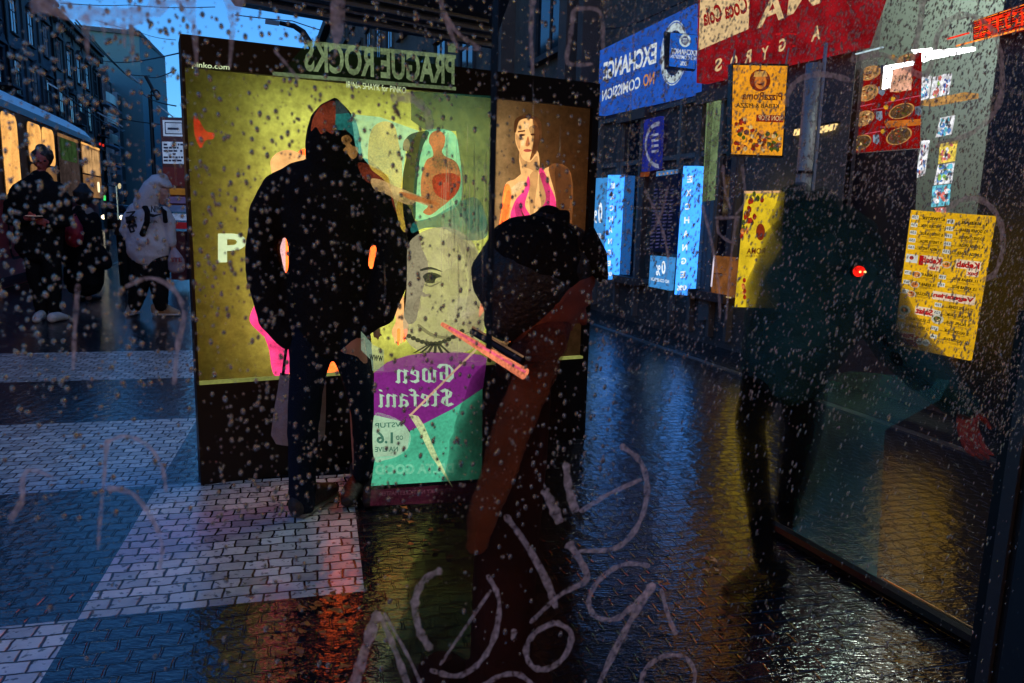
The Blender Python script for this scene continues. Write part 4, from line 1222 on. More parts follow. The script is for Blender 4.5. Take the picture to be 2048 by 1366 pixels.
# ------------------------------------------------------------------ left row of buildings
pe = gz(215, 130, 14.0)
LF = Plane(pe, pe + AX)
sL = lambda u: LF.sz(u, 425)[0]
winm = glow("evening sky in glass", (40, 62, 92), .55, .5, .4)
def window(par, pl, s, z, w, h, off=0.0, m=None, fm=None, bars=True, name="window", sill=True):
    fm = fm or M['darkwall']
    mb = MB()
    t = .09
    mb.pbox(pl, s - t, s, z, z + h, -.05, off + .06).pbox(pl, s + w, s + w + t, z, z + h, -.05, off + .06)
    mb.pbox(pl, s - t, s + w + t, z + h, z + h + t * 1.4, -.05, off + .1)
    if sill: mb.pbox(pl, s - t * 1.6, s + w + t * 1.6, z - t, z, -.05, off + .14)
    if bars:
        mb.pbox(pl, s + w / 2 - .03, s + w / 2 + .03, z, z + h, -.04, off + .03)
        mb.pbox(pl, s, s + w / 2 - .03, z + h * .62, z + h * .62 + .06, -.04, off + .028)
        mb.pbox(pl, s + w / 2 + .03, s + w, z + h * .62, z + h * .62 + .06, -.04, off + .028)
    f = mb.build(name, fm, par)
    g_ = MB().pbox(pl, s, s + w, z, z + h, -.03, off + .012).build("pane", m or M['darkglass'], f)
    return f

def tenement(label, s0, s1, H, wall, seed, trim, nfl=4, deep=9):
    rnd = random.Random(seed)
    r = thing("apartment_building", LF.at((s0 + s1) / 2, 0, -2), label, "building", None)
    MB().pbox(LF, s0, s1 - .02, 0, H - .5, -deep, 0).build("wall", wall, r)
    c = MB().pbox(LF, s0 - .1, s1 + .05, H - .5, H - .2, -deep, .35).pbox(LF, s0 - .1, s1 + .1, H - .2, H, -deep, .6)
    n = int((s1 - s0) / .7)
    for k in range(n):
        s = s0 + (k + .3) * (s1 - s0) / n
        c.pbox(LF, s, s + .22, H - .72, H - .5, 0, .42)
    c.build("cornice", trim, r)
    fh = (H - 1.2) / nfl
    MB().pbox(LF, s0, s1, fh * .98, fh * 1.03, 0, .2).build("string_course", trim, r)
    if nfl > 3: MB().pbox(LF, s0, s1, fh * 3 - .12, fh * 3, 0, .14).build("string_course", trim, r)
    cols = max(2, int((s1 - s0) / 2.6))
    for f in range(nfl):
        for k in range(cols):
            s = s0 + (k + .5) * (s1 - s0) / cols - .55
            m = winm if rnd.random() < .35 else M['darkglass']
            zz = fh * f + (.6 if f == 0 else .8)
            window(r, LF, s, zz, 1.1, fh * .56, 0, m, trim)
            if f:
                pd = MB()
                pd.add([LF.at(s - .25, zz + fh * .62, .02), LF.at(s + 1.35, zz + fh * .62, .02), LF.at(s + .55, zz + fh * .76, .02), LF.at(s - .25, zz + fh * .62, .26), LF.at(s + 1.35, zz + fh * .62, .26), LF.at(s + .55, zz + fh * .76, .26)], [(3, 4, 5), (0, 1, 4, 3), (1, 2, 5, 4), (2, 0, 3, 5)])
                pd.build("window_pediment", trim, r)
    for k in range(cols + 1):
        s = s0 + k * (s1 - s0) / cols - .2
        MB().pbox(LF, max(s0 + .02, s), min(s1 - .05, s + .4), fh * 1.03, H - .74, 0, .12).build("pilaster", trim, r)
    for k in range(cols):
        if rnd.random() < .4:
            s = s0 + (k + .5) * (s1 - s0) / cols - .9
            bb_ = MB().pbox(LF, s, s + 1.8, fh * 2 + .62, fh * 2 + .74, 0, .75)
            for j in range(10):
                bb_.pbox(LF, s + .03 + j * .19, s + .06 + j * .19, fh * 2 + .74, fh * 2 + 1.5, .7, .73)
            bb_.pbox(LF, s, s + 1.8, fh * 2 + 1.5, fh * 2 + 1.55, .69, .75)
            bb_.build("balcony", trim, r)
    MB().tube([LF.at(s1 - .5, 0, .2), LF.at(s1 - .5, H - .7, .2)], .07, 6).build("drainpipe", M['black'], r)
    return r
sA, sB, sC, sD = sL(-420), sL(40), sL(128), sL(213)
print("left row", sA, sB, sC, sD, "y", LF.at(sA, 0).y, LF.at(sD, 0).y)
tenement("nearest sooty tenement above the tram with tall shadowed windows", sA, sB, 14.6, mat("blue black render", (.05, .06, .08), .85, var=.6, scale=.8, bump=.8, bscale=6), 1, mat("dark trim a", (.045, .05, .065), .8, var=.5))
tenement("dark tenement with ornate brackets between the nearest one and the brown one", sB, sC, 14.3, mat("grey blue render", (.09, .095, .11), .85, var=.6, scale=.8, bump=.8, bscale=6), 2, mat("dark trim b", (.05, .045, .05), .8, var=.5))
tenement("brownish grey tenement ending the older row, before the balconied flats", sC, sD, 14.0, mat("brown grey render", (.17, .15, .13), .85, var=.6, scale=.8, bump=.8, bscale=6), 3, mat("dark trim c", (.04, .035, .035), .8, var=.5))
# modern block with balconies
sE = sL(262); sF = sL(300)
zf = lambda u, v: LF.sz(u, v)[1]
H2 = zf(240, 148)
r = thing("apartment_building", LF.at((sD + sE) / 2, 0, -2), "modern block of flats with stacked curved balconies and white windows", "building")
pale = mat("pale blue render", (.17, .27, .31), .85, var=.25, scale=.8)
MB().pbox(LF, sD + .02, sE, 0, H2 - 4, -12, -.6).build("wall", mat("deep blue render", (.035, .06, .085), .85, var=.4, scale=.6), r)
MB().pbox(LF, sD + .02, sD + (sE - sD) * .45, H2 - 4, H2, -12, -.9).build("penthouse_wall", pale, r)
MB().pbox(LF, sD, sD + (sE - sD) * .5, H2, H2 + .5, -12, -.6).build("roof", mat("dark roof", (.02, .025, .03), .8), r)
MB().pbox(LF, sD + (sE - sD) * .45, sE, H2 - 4, H2 - .9, -12, -.9).build("upper_wall", mat("deep blue render", (.03, .05, .07), .85), r)
nb = 6
for k in range(nb):
    z = (H2 - 4) * (k + .9) / nb - .2
    L = (sE - sD) * .6
    b = MB()
    pts = []
    for i in range(9):
        a = i / 8
        pts.append((sD + .3 + L * a, -.6 + 1.3 * math.sin(math.pi * min(1, .25 + a * .75)) ** .5))
    vs = []
    for zz in (z, z + .16):
        vs += [LF.at(s, zz, o) for s, o in pts] + [LF.at(s, zz, -.65) for s, o in reversed(pts)]
    n_ = len(pts) * 2
    b.add(vs, [tuple(reversed(range(n_))), tuple(range(n_, 2 * n_))] + [(i, (i + 1) % n_, (i + 1) % n_ + n_, i + n_) for i in range(n_)])
    bo = b.build("balcony", mat("pale concrete", (.2, .27, .32), .8), r)
    b = MB()
    for i in range(8):
        (s_0, o_0), (s_1, o_1) = pts[i], pts[i + 1]
        b.add([LF.at(s_0, z + .3, o_0), LF.at(s_1, z + .3, o_1), LF.at(s_1, z + 1.1, o_1), LF.at(s_0, z + 1.1, o_0)], [(0, 1, 2, 3)])
    b.build("balustrade", mat("smoky balustrade", (.03, .045, .06), .3), bo)
    window(r, LF, sD + (sE - sD) * .72, z + .7, (sE - sD) * .2, 1.5, -.58, M['darkglass'], M['paint'], True)
    window(r, LF, sD + (sE - sD) * .15, z + .4, (sE - sD) * .3, 1.9, -.58, winm, mat("dark trim a", (1, 1, 1)), True, sill=False)
window(r, LF, sD + (sE - sD) * .3, H2 - 3.2, (sE - sD) * .1, 2.2, -.88, M['darkglass'], M['darkwall'])
r = thing("apartment_building", LF.at((sE + sF) / 2, 0, -2), "pale blue plain house with a sloping roof beside the balconied flats", "building")
H3 = zf(285, 172)
sG = sL(326)
MB().pbox(LF, sE + .02, sF, 0, H3 - 1.5, -10, -.2).build("wall", pale, r)
MB().add([LF.at(sE, H3 - 1.5, .2), LF.at(sF + .5, H3 - 1.5, .2), LF.at(sF + .5, H3 + 1.6, -5), LF.at(sE, H3 + 1.6, -5), LF.at(sE, H3 - 1.5, -10), LF.at(sF + .5, H3 - 1.5, -10)], [(0, 1, 2, 3), (3, 2, 5, 4), (0, 3, 4), (1, 5, 2)]).build("roof", mat("slate roof", (.03, .04, .05), .6), r)
for k in range(5):
    window(r, LF, sE + (sF - sE) * .3, (H3 - 2) * k / 5 + .9, (sF - sE) * .3, 1.5, -.18, M['darkglass'], M['paint'])
r = thing("apartment_building", LF.at((sF + sG) / 2, 0, -2), "lowest and farthest blue grey house of the row, near the red notice tower", "building")
H4 = zf(335, 232)
MB().pbox(LF, sF + .02, sG + 12, 0, H4, -10, -.1).build("wall", mat("blue grey render", (.08, .13, .16), .85, var=.3), r)
MB().pbox(LF, sF, sG + 12, H4, H4 + .4, -10, .3).build("roof", mat("slate roof", (.03, .04, .05), .6), r)
for k in range(4):
    for j in range(3):
        window(r, LF, sF + 1 + j * (sG - sF) / 3, H4 * k / 4 + .9, 1.4, 1.6, -.08, winm if (k + j) % 2 else M['darkglass'], M['paint'])
# tall greenish gable behind the row
yb = LF.at(sC, 0).y + 26
A1, A2 = py(150, 58, yb), py(278, 72, yb)
r = thing("tower_block", Vector(((A1.x + A2.x) / 2, yb, 0)), "tall plain greenish blue tower block rising behind the tenements", "building")
MB().hexa([(A1.x, yb, 0), (A2.x, yb, 0), (A2.x - 3, yb + 12, 0), (A1.x - 6, yb + 12, 0)], [(A1.x, yb, A1.z), (A2.x, yb, A2.z), (A2.x - 3, yb + 12, A2.z), (A1.x - 6, yb + 12, A1.z)]).build("wall", mat("greenish render", (.13, .25, .27), .85, var=.15, scale=.2), r)
MB().hexa([(A1.x - .3, yb - .3, A1.z), (A2.x + .3, yb - .3, A2.z), (A2.x - 3, yb + 12, A2.z), (A1.x - 6, yb + 12, A1.z)], [(A1.x - .3, yb - .3, A1.z + .4), (A2.x + .3, yb - .3, A2.z + .4), (A2.x - 3, yb + 12, A2.z + .4), (A1.x - 6, yb + 12, A1.z + .4)]).build("parapet", M['darkwall'], r)
# closing house at the end of the street
r = thing("street_end_house", Vector((-60, 165, 0)), "dim blue grey house closing the far end of the street", "building")
MB().box((-62, 168, 7), 60, 10, 14).build("wall", mat("blue grey render", (.08, .13, .16)), r)
MB().box((-62, 168, 14.3), 61, 11, .6).build("roof", mat("slate roof", (.03, .04, .05)), r)
for i in range(12):
    for k in range(4):
        MB().box((-88 + i * 4.6, 162.97, 2 + 3.2 * k), 1.5, .1, 1.8).build("window", M['darkglass'] if (i * k) % 3 else winm, r)

# ------------------------------------------------------------------ wires, poles, small street things
wirem = mat("tarry wire", (.006, .006, .008), .6)
def wire(pts, r=.012, lab="thin overhead wire crossing the dusk sky", grp="overhead tram wires"):
    P3 = [py(*p) for p in pts]
    out = []
    for a, b in zip(P3, P3[1:]):
        for i in range(6):
            t = i / 6
            out.append(a.lerp(b, t) - Vector((0, 0, .12 * math.sin(math.pi * t) * (a - b).length / 20)))
    out.append(P3[-1])
    o = MB().tube(out, r, 5).build("overhead_wire", wirem)
    setp(o, lab, "wire", grp)
W_ = [([(152, 40, 20), (283, 170, 55)], .02), ([(150, 45, 19), (282, 168, 54)], .02), ([(205, 122, 40), (360, 106, 20)], .02), ([(290, 152, 40), (352, 140, 20)], .018),
      ([(120, 6, 14), (260, 10, 18), (430, 14, 14)], .008), ([(96, 164, 22), (250, 262, 60)], .03), ([(280, 184, 40), (352, 212, 22)], .02), ([(190, 40, 18), (283, 66, 18), (352, 80, 14)], .006),
      ([(262, 150, 40), (300, 152, 40)], .02), ([(190, 222, 50), (352, 252, 30)], .02), ([(470, 30, 9), (585, 42, 9), (640, 60, 9)], .006)]
for w, rr in W_:
    wire(w, rr)
for u0, v0, u1, v1, y in ((96, 166, 116, 178, 20), (195, 225, 246, 254, 40), (252, 143, 281, 168, 40), (318, 212, 346, 234, 26)):
    o = MB().tube([py(u0, v0, y), py(u1, v1, y)], y * .0009, 6).build("wire_insulator", mat("pale insulator", (.55, .55, .55), .4))
    setp(o, "pale rod insulator clipped on an overhead wire", "insulator", "rod insulators on the overhead wires")
t = thing("wire_mast", Vector((py(306, 420, 34).x, 34, 0)), "slim mast with a bracket ring holding the wires beside the red notice tower", "mast")
x = py(306, 300, 34)
MB().tube([(x.x, 34, 0), (x.x, 34, py(306, 190, 34).z)], .09, 8).build("mast_pole", wirem, t)
MB().tube([py(291, 152, 34), py(300, 168, 34), py(312, 192, 34), py(316, 200, 34)], .07, 6).build("bracket", wirem, t)
MB().tube([py(310 + 8 * math.cos(a * .45), 186 + 6 * math.sin(a * .45), 34) for a in range(15)], .035, 5).build("ring", wirem, t)
# kerb and rails on the left
def ribbon(px, w, z, h=0.004):
    P3 = [gz(*p) for p in px]
    mb = MB()
    for a, b in zip(P3, P3[1:]):
        d_ = (b - a).normalized(); n_ = Vector((-d_.y, d_.x, 0)) * w / 2
        up_ = Vector((0, 0, z))
        mb.hexa([a - n_, a + n_, b + n_, b - n_], [a - n_ + up_, a + n_ + up_, b + n_ + up_, b - n_ + up_])
    return mb
for px, lab in (([(180, 548), (240, 523), (262, 515)], "long"), ([(0, 580), (62, 562), (110, 549)], "near")):
    o = ribbon(px, .07, .012).build("tram_rail", mat("polished rail steel", (.6, .5, .4), .22, 1.0))
    setp(o, "shiny wet tram rail " + ("beyond the waiting people" if lab == "long" else "beside the feet of the person with the phone"), "rail", "tram rails")
# parked car with its light on
t = thing("car", gz(237, 462), "small dark car far down the street with a dazzling headlight", "car")
cc = gz(234, 458)
cb = mat("dark car paint", (.01, .01, .014), .25)
k = MB(); loft(k, [cc + Vector((-.2, 3.6, .6)), cc + Vector((-.15, 2, .62)), cc + Vector((-.05, 0, .6))], [(.85, .34), (.88, .36), (.8, .3)], side=(1, 0, 0), seg=16); k.build("car_body", cb, t, True)
k = MB(); loft(k, [cc + Vector((-.17, 3.0, 1.1)), cc + Vector((-.1, 1.1, 1.1))], [(.62, .32), (.6, .3)], side=(1, 0, 0), seg=16); k.build("windscreen", M['darkglass'], t, True)
for e in (-.55, .5):
    k = MB(); loft(k, [cc + Vector((e, -.32, .68)), cc + Vector((e, -.36, .68))], [(.13, .13), (.12, .12)], side=(1, 0, 0), seg=12); k.build("headlight", glow("headlight", (255, 236, 190), 9 if e > 0 else 5, .05), t, True)
    k = MB(); loft(k, [cc + Vector((e - .12, .4, .3)), cc + Vector((e + .12, .4, .3))], [(.3, .3)] * 2, seg=14); k.build("wheel", M['black'], t, True)
t = thing("street_sign", gz(240, 480), "small pale stop sign on a thin pole beyond the pale sweatshirt", "sign")
MB().tube([gz(240, 480), gz(240, 480) + Vector((0, 0, py(240, 372, gz(240, 480).y).z))], .04, 6).build("sign_pole", M['chrome'], t)
yy = gz(240, 480).y - .1
MB().poly([py(u, v, yy) for u, v in ell(239, 372, 3.4, 6, 14)]).build("sign_plate", glow("lit sign plate", (214, 196, 150), 1, .2), t)
t = thing("traffic_light", gz(210, 500), "small green signal lamp beside the end of the tram", "signal")
yy = gz(210, 500).y - .4
MB().tube([(py(209, 400, yy).x, yy, 0), py(209, 380, yy)], .05, 6).build("signal_pole", M['black'], t)
MB().box(py(209, 393, yy), .16, .14, .5).build("signal_housing", M['black'], t)
MB().box(py(209, 396, yy - .1), .06, .02, .14).build("signal_lens", glow("green signal", (60, 220, 110), 1.4, .1), t)
t = thing("bollard", gz(250, 575), "dark post standing just behind the person in the pale sweatshirt", "post")
yy = gz(250, 575).y
MB().tube([gz(252, 572), py(247, 470, yy)], .09, 10, .11).build("post_shaft", M['black'], t)
MB().tube([py(247, 470, yy), py(246, 440, yy)], .14, 10, .08).build("post_cap", M['black'], t)
# red notice tower left of the advert
yy = 12.6
def tb(u0, u1, v0, v1, off=0.0):
    a, b = py(u0, v0, yy - off), py(u1, v1, yy - off)
    return a, b
t = thing("notice_tower", Vector((py(348, 500, yy).x, yy, 0)), "narrow red framed notice tower with white timetable boards left of the lit advert", "notice board")
rf = mat("dark red frame", (.09, .018, .022), .45, var=.3)
def bx(nm, u0, u1, v0, v1, m, off=0.0, th=.12):
    a, b = py(u0, v0, yy - off), py(u1, v1, yy - off)
    MB().box(((a.x + b.x) / 2, yy - off + th / 2, (a.z + b.z) / 2), abs(b.x - a.x), th, abs(a.z - b.z)).build(nm, m, t)
bx("tower_frame", 320, 376, 234, 412, rf)
bx("notice_board", 325, 370, 240, 273, glow("pale lit notice", (128, 150, 186), .95, .15), .02, .02)
bx("notice_border", 329, 366, 244, 269, mat("dark line", (.03, .04, .07), .6), .024, .004)
bx("notice_sheet", 331, 364, 246, 267, glow("pale lit notice", (128, 150, 186)), .03, .004)
bx("notice_text_bar", 335, 357, 255, 260, mat("dark line", (.03, .04, .07), .6), .034, .004)
bx("notice_board", 324, 370, 283, 328, glow("pale lit notice", (128, 150, 186)), .02, .02)
rt = random.Random(5)
for row in range(6):
    u = 327
    while u < 364:
        w = 3 + rt.random() * 7
        if rt.random() < .75:
            bx("timetable_line", u, min(366, u + w), 287 + row * 6.4, 291 + row * 6.4, mat("dark line", (.03, .04, .07)), .026, .004)
        u += w + 1.5
bx("red_panel", 326, 374, 334, 372, mat("red board", (.22, .02, .02), .5, var=.4, scale=5), .02, .02)
for k, c in enumerate(((120, 84, 36), (70, 66, 110), (54, 74, 120), (110, 130, 170), (90, 20, 30))):
    bx("stripe_panel", 336, 374, 376 + k * 17, 390 + k * 17, glow("stripe %d" % k, c, .8, .2), .05, .04)
bx("tower_base", 338, 374, 462, 560, rf)
# street lamp over the sky gap
t = thing("street_lamp", Vector((py(640, 400, 9).x, 9, 0)), "curved street lamp arm reaching over the lit advert against the sky", "street lamp")
MB().tube([(py(622, 400, 9).x, 9, 0), py(622, 110, 9), py(619, 85, 9), py(606, 64, 9), py(588, 52, 9), py(560, 46, 9)], .05, 8, .025).build("lamp_pole", M['black'], t)
MB().hexa([py(530, 48, 8.9), py(558, 52, 8.9), py(558, 50, 9.1), py(530, 46, 9.1)], [py(531, 38, 8.9), py(560, 44, 8.9), py(560, 42, 9.1), py(531, 36, 9.1)]).build("lamp_head", mat("pale lamp head", (.1, .12, .14), .4), t)
# ------------------------------------------------------------------ right side: the shops' reflection, built as solid fronts beyond the glass (signs reversed)
sR = lambda u, v=430: RF.sz(u, v)[0]
def rz(u, v): return RF.sz(u, v)[1]
s_far = sR(560); s_ex0 = sR(1190, 300); s_ex1 = sR(1393, 100); s_kb1 = sR(1966, 300); s_end = sR(2048) - 3.0
print("RF", s_far, s_ex0, s_ex1, s_kb1, s_end, 'exch z', rz(1200, 101), rz(1195, 231), rz(1390, 7), rz(1383, 185), 'menu', rz(1937, 720), rz(1787, 690), rz(1825, 425))
def lab_b(name, s, label, cat="building"):
    return thing(name, RF.at(s, 0, -1), label, cat)
# far row
r = lab_b("street_building", (s_far + s_ex0) / 2, "reflection of a dark tall building running behind the advert up to the exchange office")
Hf = gz  # noqa
zt_ = RF.sz(625, 20)[1]
print('far roof', zt_)
MB().pbox(RF, s_ex0 + .02, s_far + 40, 0, 12.4, -9, -.02).build("wall", M['brownwall'], r)
MB().pbox(RF, s_ex0 + .02, s_far + 40, 12.4, 12.9, -9, .4).build("cornice", mat("dark trim b", (.05, .045, .05)), r)
for k in range(12):
    for f in range(4):
        window(r, RF, s_ex0 + 1.3 + k * 2.6, 1.0 + f * 3.0, 1.2, 1.8, -.01, M['darkglass'], mat("dark trim c", (.04, .035, .035)))
for k, (uu, w) in enumerate(((1020, .5), (1150, .3), (1183, .18))):
    s = sR(uu, 400)
    MB().pbox(RF, s, s + w, 0, 5.5, -.02, .25).build("pilaster", mat("brown pilaster", (.1, .06, .045), .8, var=.5, scale=3, bump=.5), r)
# exchange office and kebab shop share one wall with openings
r = lab_b("shop_building", (s_ex0 + s_kb1) / 2, "brown rendered building that holds the exchange office and the kebab shop")
wallm = M['brownwall']
MB().pbox(RF, s_ex1 - .1, s_ex0, 0, 9, -6, -.02).build("wall", wallm, r)
o0, o1 = sR(1690, 300), sR(1966, 300)
MB().pbox(RF, o0 + .0, s_ex1 - .1, 0, 9, -.25, -.022).build("wall", mat("grey brown render", (.1, .1, .09), .8, var=.5, scale=3, bump=.5), r)
MB().pbox(RF, s_end, o1, 0, 9, -6, -.02).build("wall", mat("black stone", (.012, .014, .014), .35, var=.6, scale=6, bump=.5), r)
zo = rz(1985, 500)
zob = .95
MB().pbox(RF, o1, o0, 0, zob, -6, -.021).build("sill_wall", wallm, r)
MB().pbox(RF, o1, o0, 4.9, 9, -6, -.021).build("upper_wall", wallm, r)
# room behind the opening
DI = -1.3
grn = mat("pale green wall", (.42, .5, .44), .6, var=.12, scale=2)
MB().pbox(RF, o1 - .02, o0 + 2.4, 0, 4.9, DI - .1, DI).build("back_wall", grn, r)
MB().pbox(RF, o1, o0, zob - .02, zob, DI, -.03).build("counter_top", mat("steel counter", (.2, .2, .2), .3), r)
for u in (1700,):
    s = sR(u, 200)
    MB().pbox(RF, s, s + .04, zob, 4.9, -.08, -.03).build("window_bar", M['black'], r)

def sign(name, label, px, off, th, m, cat="sign", group=None, frame=True):
    c = Vector((0, 0, 0))
    for u, v in px: c += RF.hit(u, v, off) / len(px)
    t = thing(name, c, label, cat, group)
    MB().slab(RF, px, off, th).build("sign_panel", m, t)
    return t
def rt_(par, s, bl, br, tl, off, m, bold=.02, shear=0.0):
    return text("lettering", RF, s, bl, br, tl, off, m, par, bold, shear)
def rp(par, nm, px, off, m):
    return patch(nm, RF, px, off, m, par)

# exchange fascia
BL = glow("exchange blue", (34, 82, 178), .95, .14, 5)
WT = glow("white lettering", (214, 222, 228), .95, .1, 20)
t = sign("exchange_fascia", "long blue exchange fascia with white mirrored words and a round seal", [(1200, 101), (1391, 7), (1384, 187), (1195, 231)], .12, .12, BL)
o = .124
rt_(t, "EXCHANGE", (1312, 126), (1206, 162), (1314, 84), o, WT, .035)
rt_(t, "NO", (1308, 168), (1286, 174), (1309, 143), o, glow("orange lettering", (212, 140, 62), .95, .1), .02)
rt_(t, "COMISSION", (1280, 176), (1204, 203), (1281, 152), o, WT, .02)
def ring(par, pl, cx, cy, rx, ry, w, m, off, nm="seal_ring", a0=0, a1=360):
    outer = ell(cx, cy, rx, ry, 40, a0, a1); inner = ell(cx, cy, rx - w, ry - w, 40, a0, a1)
    mb = MB()
    A = [pl.hit(*p, off) for p in outer]; B = [pl.hit(*p, off) for p in inner]
    n_ = len(A)
    mb.add(A + B, [(i, (i + 1) % n_, (i + 1) % n_ + n_, i + n_) for i in range(n_ if abs(a1 - a0) == 360 else n_ - 1)])
    mb.build(nm, m, par)
# a slanted seal: ellipse sheared with the fascia
def seal(par, cx, cy, rx, ry, k, off, m1, m2):
    def e(rx_, ry_):
        return [(cx + rx_ * math.cos(a), cy + ry_ * math.sin(a) - k * rx_ * math.cos(a)) for a in [2 * math.pi * i / 40 for i in range(40)]]
    for ra, rb, m in ((1, .965, m1), (.93, .7, m1), (.69, 0, m2)):
        A = [RF.hit(*p, off) for p in e(rx * ra, ry * ra)]
        if rb:
            B = [RF.hit(*p, off) for p in e(rx * rb, ry * rb)]
            MB().add(A + B, [(i, (i + 1) % 40, (i + 1) % 40 + 40, i + 40) for i in range(40)]).build("seal_ring", m, par)
        else:
            MB().poly(A).build("seal_disc", m, par)
seal(t, 1348, 106, 27, 64, .45, o, glow("seal white", (190, 206, 212), .9, .2, 20), glow("seal dark", (20, 34, 60), .9, .3))
for k in range(5):
    rp(t, "seal_star", ell(1336 + 7 * k, 158 - 3.4 * k - abs(k - 2) * 1.5, 1.8, 2.6, 5), o + .003, glow("seal dark", (20, 34, 60)))
# small projecting exchange sign
pr = RF.hit(1368, 100, .5)
PJ = Plane(pr, pr + Vector((.97, -.1, 0)))
t = thing("projecting_exchange_sign", pr, "small square blue exchange sign sticking out in front of the round seal", "sign")
MB().slab(PJ, [(1329, 63), (1396, 70), (1391, 139), (1330, 135)], -.006, .1).build("sign_box", M['black'], t)
MB().slab(PJ, [(1341, 65), (1396, 71), (1390, 138), (1338, 132)], 0, .02).build("sign_panel", glow("small exchange blue", (30, 92, 190), .95, .12, 8), t)
def pj(s, bl, br, tl, b=.02): text("lettering", PJ, s, bl, br, tl, .004, WT, t, b)
pj("EXCHANGE", (1393, 112), (1342, 107), (1394, 101), .03)
pj("NO COMISSION", (1392, 121), (1341, 116), (1393, 113), .01)
pj("0%", (1374, 132), (1360, 131), (1374, 123), .02)
for rr, m in ((12, glow("seal white", (190, 206, 212))), (8, glow("violet disc", (38, 34, 100), .9))):
    MB().poly([PJ.hit(u, v, .003 + (12 - rr) * .0005) for u, v in ell(1370, 81, rr * .95, rr * 1.1, 24)]).build("seal_disc", m, t)
for k in range(4):
    MB().poly([PJ.hit(u, v, .008) for u, v in ((1365, 76 + 3 * k), (1375, 76 + 3 * k), (1375, 77.5 + 3 * k), (1365, 77.5 + 3 * k))]).build("seal_line", glow("seal white", (1, 1, 1)), t)

# purple blue half seal sign below the fascia
t = sign("seal_sign", "dim violet blue upright sign with half a white seal under the exchange fascia", [(1288, 240), (1320, 232), (1316, 338), (1283, 343)], .1, .06, glow("violet blue", (30, 40, 128), .8, .25, 8))
rp(t, "seal_rim", [(1320, 244)] + [(1318 - 30 * math.sin(a) * .95, 290 - 47 * math.cos(a)) for a in [math.pi * i / 14 for i in range(15)]] + [(1317, 330)] + [(1317 - 24 * math.sin(a), 290 + 38 * math.cos(a)) for a in [math.pi * i / 14 for i in range(15)]], .104, glow("dim white print", (142, 148, 176), .8, .2))
for k in range(4):
    rp(t, "seal_line", [(1303, 268 + 11 * k), (1317, 266 + 11 * k), (1317, 271 + 11 * k), (1303, 273 + 11 * k)], .108, glow("dim white print", (1, 1, 1)))
rp(t, "orange_foot", [(1281, 345), (1300, 343), (1298, 353), (1280, 354)], .105, glow("dim orange", (112, 52, 24), .8, .3))

# light columns reading EXCHANGE 0%
LBM = glow("bright light blue", (54, 134, 234), 2.5, .07, 6)
WW = glow("white glow lettering", (236, 246, 255), 1.1, .03)
def column(label, px, x_l, x_r, y0, dy, off):
    t = sign("exchange_light_column", label, px, off, .1, LBM, "light sign", "upright exchange light columns")
    (ux0, v0), (ux1, v1), (bx1, v2), (bx0, v3) = px
    w = (ux1 - ux0)
    for k, ch in enumerate("EXCHANGE"):
        v = v0 + (v3 - v0) * (.075 + .106 * k)
        f = (v - v0) / (v3 - v0)
        xl = ux0 + (bx0 - ux0) * f + w * .3; xr = ux1 + (bx1 - ux1) * f - w * .3
        hh = (v3 - v0) * .052
        text("lettering", RF, ch, (xr, v + hh), (xl, v + hh + 1), (xr + .6, v), off + .004, WW, t, .04)
    v = v0 + (v3 - v0) * .925
    f = .93
    xl = ux0 + (bx0 - ux0) * f + w * .12; xr = ux1 + (bx1 - ux1) * f - w * .12
    text("lettering", RF, "0%", (xr, v + (v3 - v0) * .042), (xl, v + (v3 - v0) * .042 + 1), (xr + .6, v), off + .004, WW, t, .04)
column("tall glowing light blue exchange column, nearer and taller of the two", [(1367, 332), (1394, 332), (1375, 591), (1349, 589)], 0, 0, 0, 0, .14)
column("glowing light blue exchange column beside the black cap's brim, farther of the two", [(1216, 350), (1236, 350), (1225, 559), (1206, 559)], 0, 0, 0, 0, .14)
# 0% boards
t = sign("zero_percent_board", "square light blue board reading 0% and NO COMISSION in mirror writing", [(1301, 511), (1344, 515), (1339, 581), (1297, 573)], .2, .05, glow("board blue", (62, 138, 206), 1, .1, 8), "light sign", "glowing zero percent boards")
rt_(t, "0", (1331, 548), (1323, 549), (1331, 521), .206, WW, .03); rt_(t, "%", (1321, 551), (1312, 551), (1321, 530), .206, WW, .02)
rt_(t, "NO COMISSION", (1338, 567), (1302, 561), (1338, 560), .206, WW, .01)
t = sign("zero_percent_board", "upright light blue 0% board partly hidden by the black cap", [(1186, 357), (1209, 355), (1199, 552), (1178, 549)], .2, .05, glow("board blue", (62, 138, 206)), "light sign", "glowing zero percent boards")
rt_(t, "0", (1204, 446), (1196, 447), (1205, 404), .206, WW, .03); rt_(t, "%", (1194, 446), (1184, 447), (1194, 420), .206, WW, .02)
rt_(t, "NO COMISSION", (1202, 478), (1183, 478), (1202, 466), .206, WW, .01)
# rate board with tiny rows
t = sign("rate_board", "dim dark blue exchange rate board with rows of small figures under a blue strip", [(1312, 352), (1356, 346), (1348, 508), (1300, 502)], .06, .04, mat("dark blue board", (.012, .014, .04), .4))
rp(t, "blue_strip", [(1313, 343), (1357, 338), (1356, 347), (1312, 353)], .07, glow("dim strip blue", (70, 120, 176), .9, .2))
for k in range(5):
    rp(t, "strip_star", ell(1319 + 8 * k, 348.5 - 1.1 * k, 1.6, 2.2, 5), .074, glow("orange lettering", (1, 1, 1)))
rnd = random.Random(11)
for row in range(17):
    v = 378 + row * 7.2
    x0 = 1308 - row * .55
    for c_ in range(4):
        w = 6 + rnd.random() * 3
        rp(t, "rate_figures", [(x0 + c_ * 11, v), (x0 + c_ * 11 + w, v - .8), (x0 + c_ * 11 + w, v + 2.2), (x0 + c_ * 11, v + 3)], .064, glow("dim violet figures", (54, 54, 92), .8, .3))
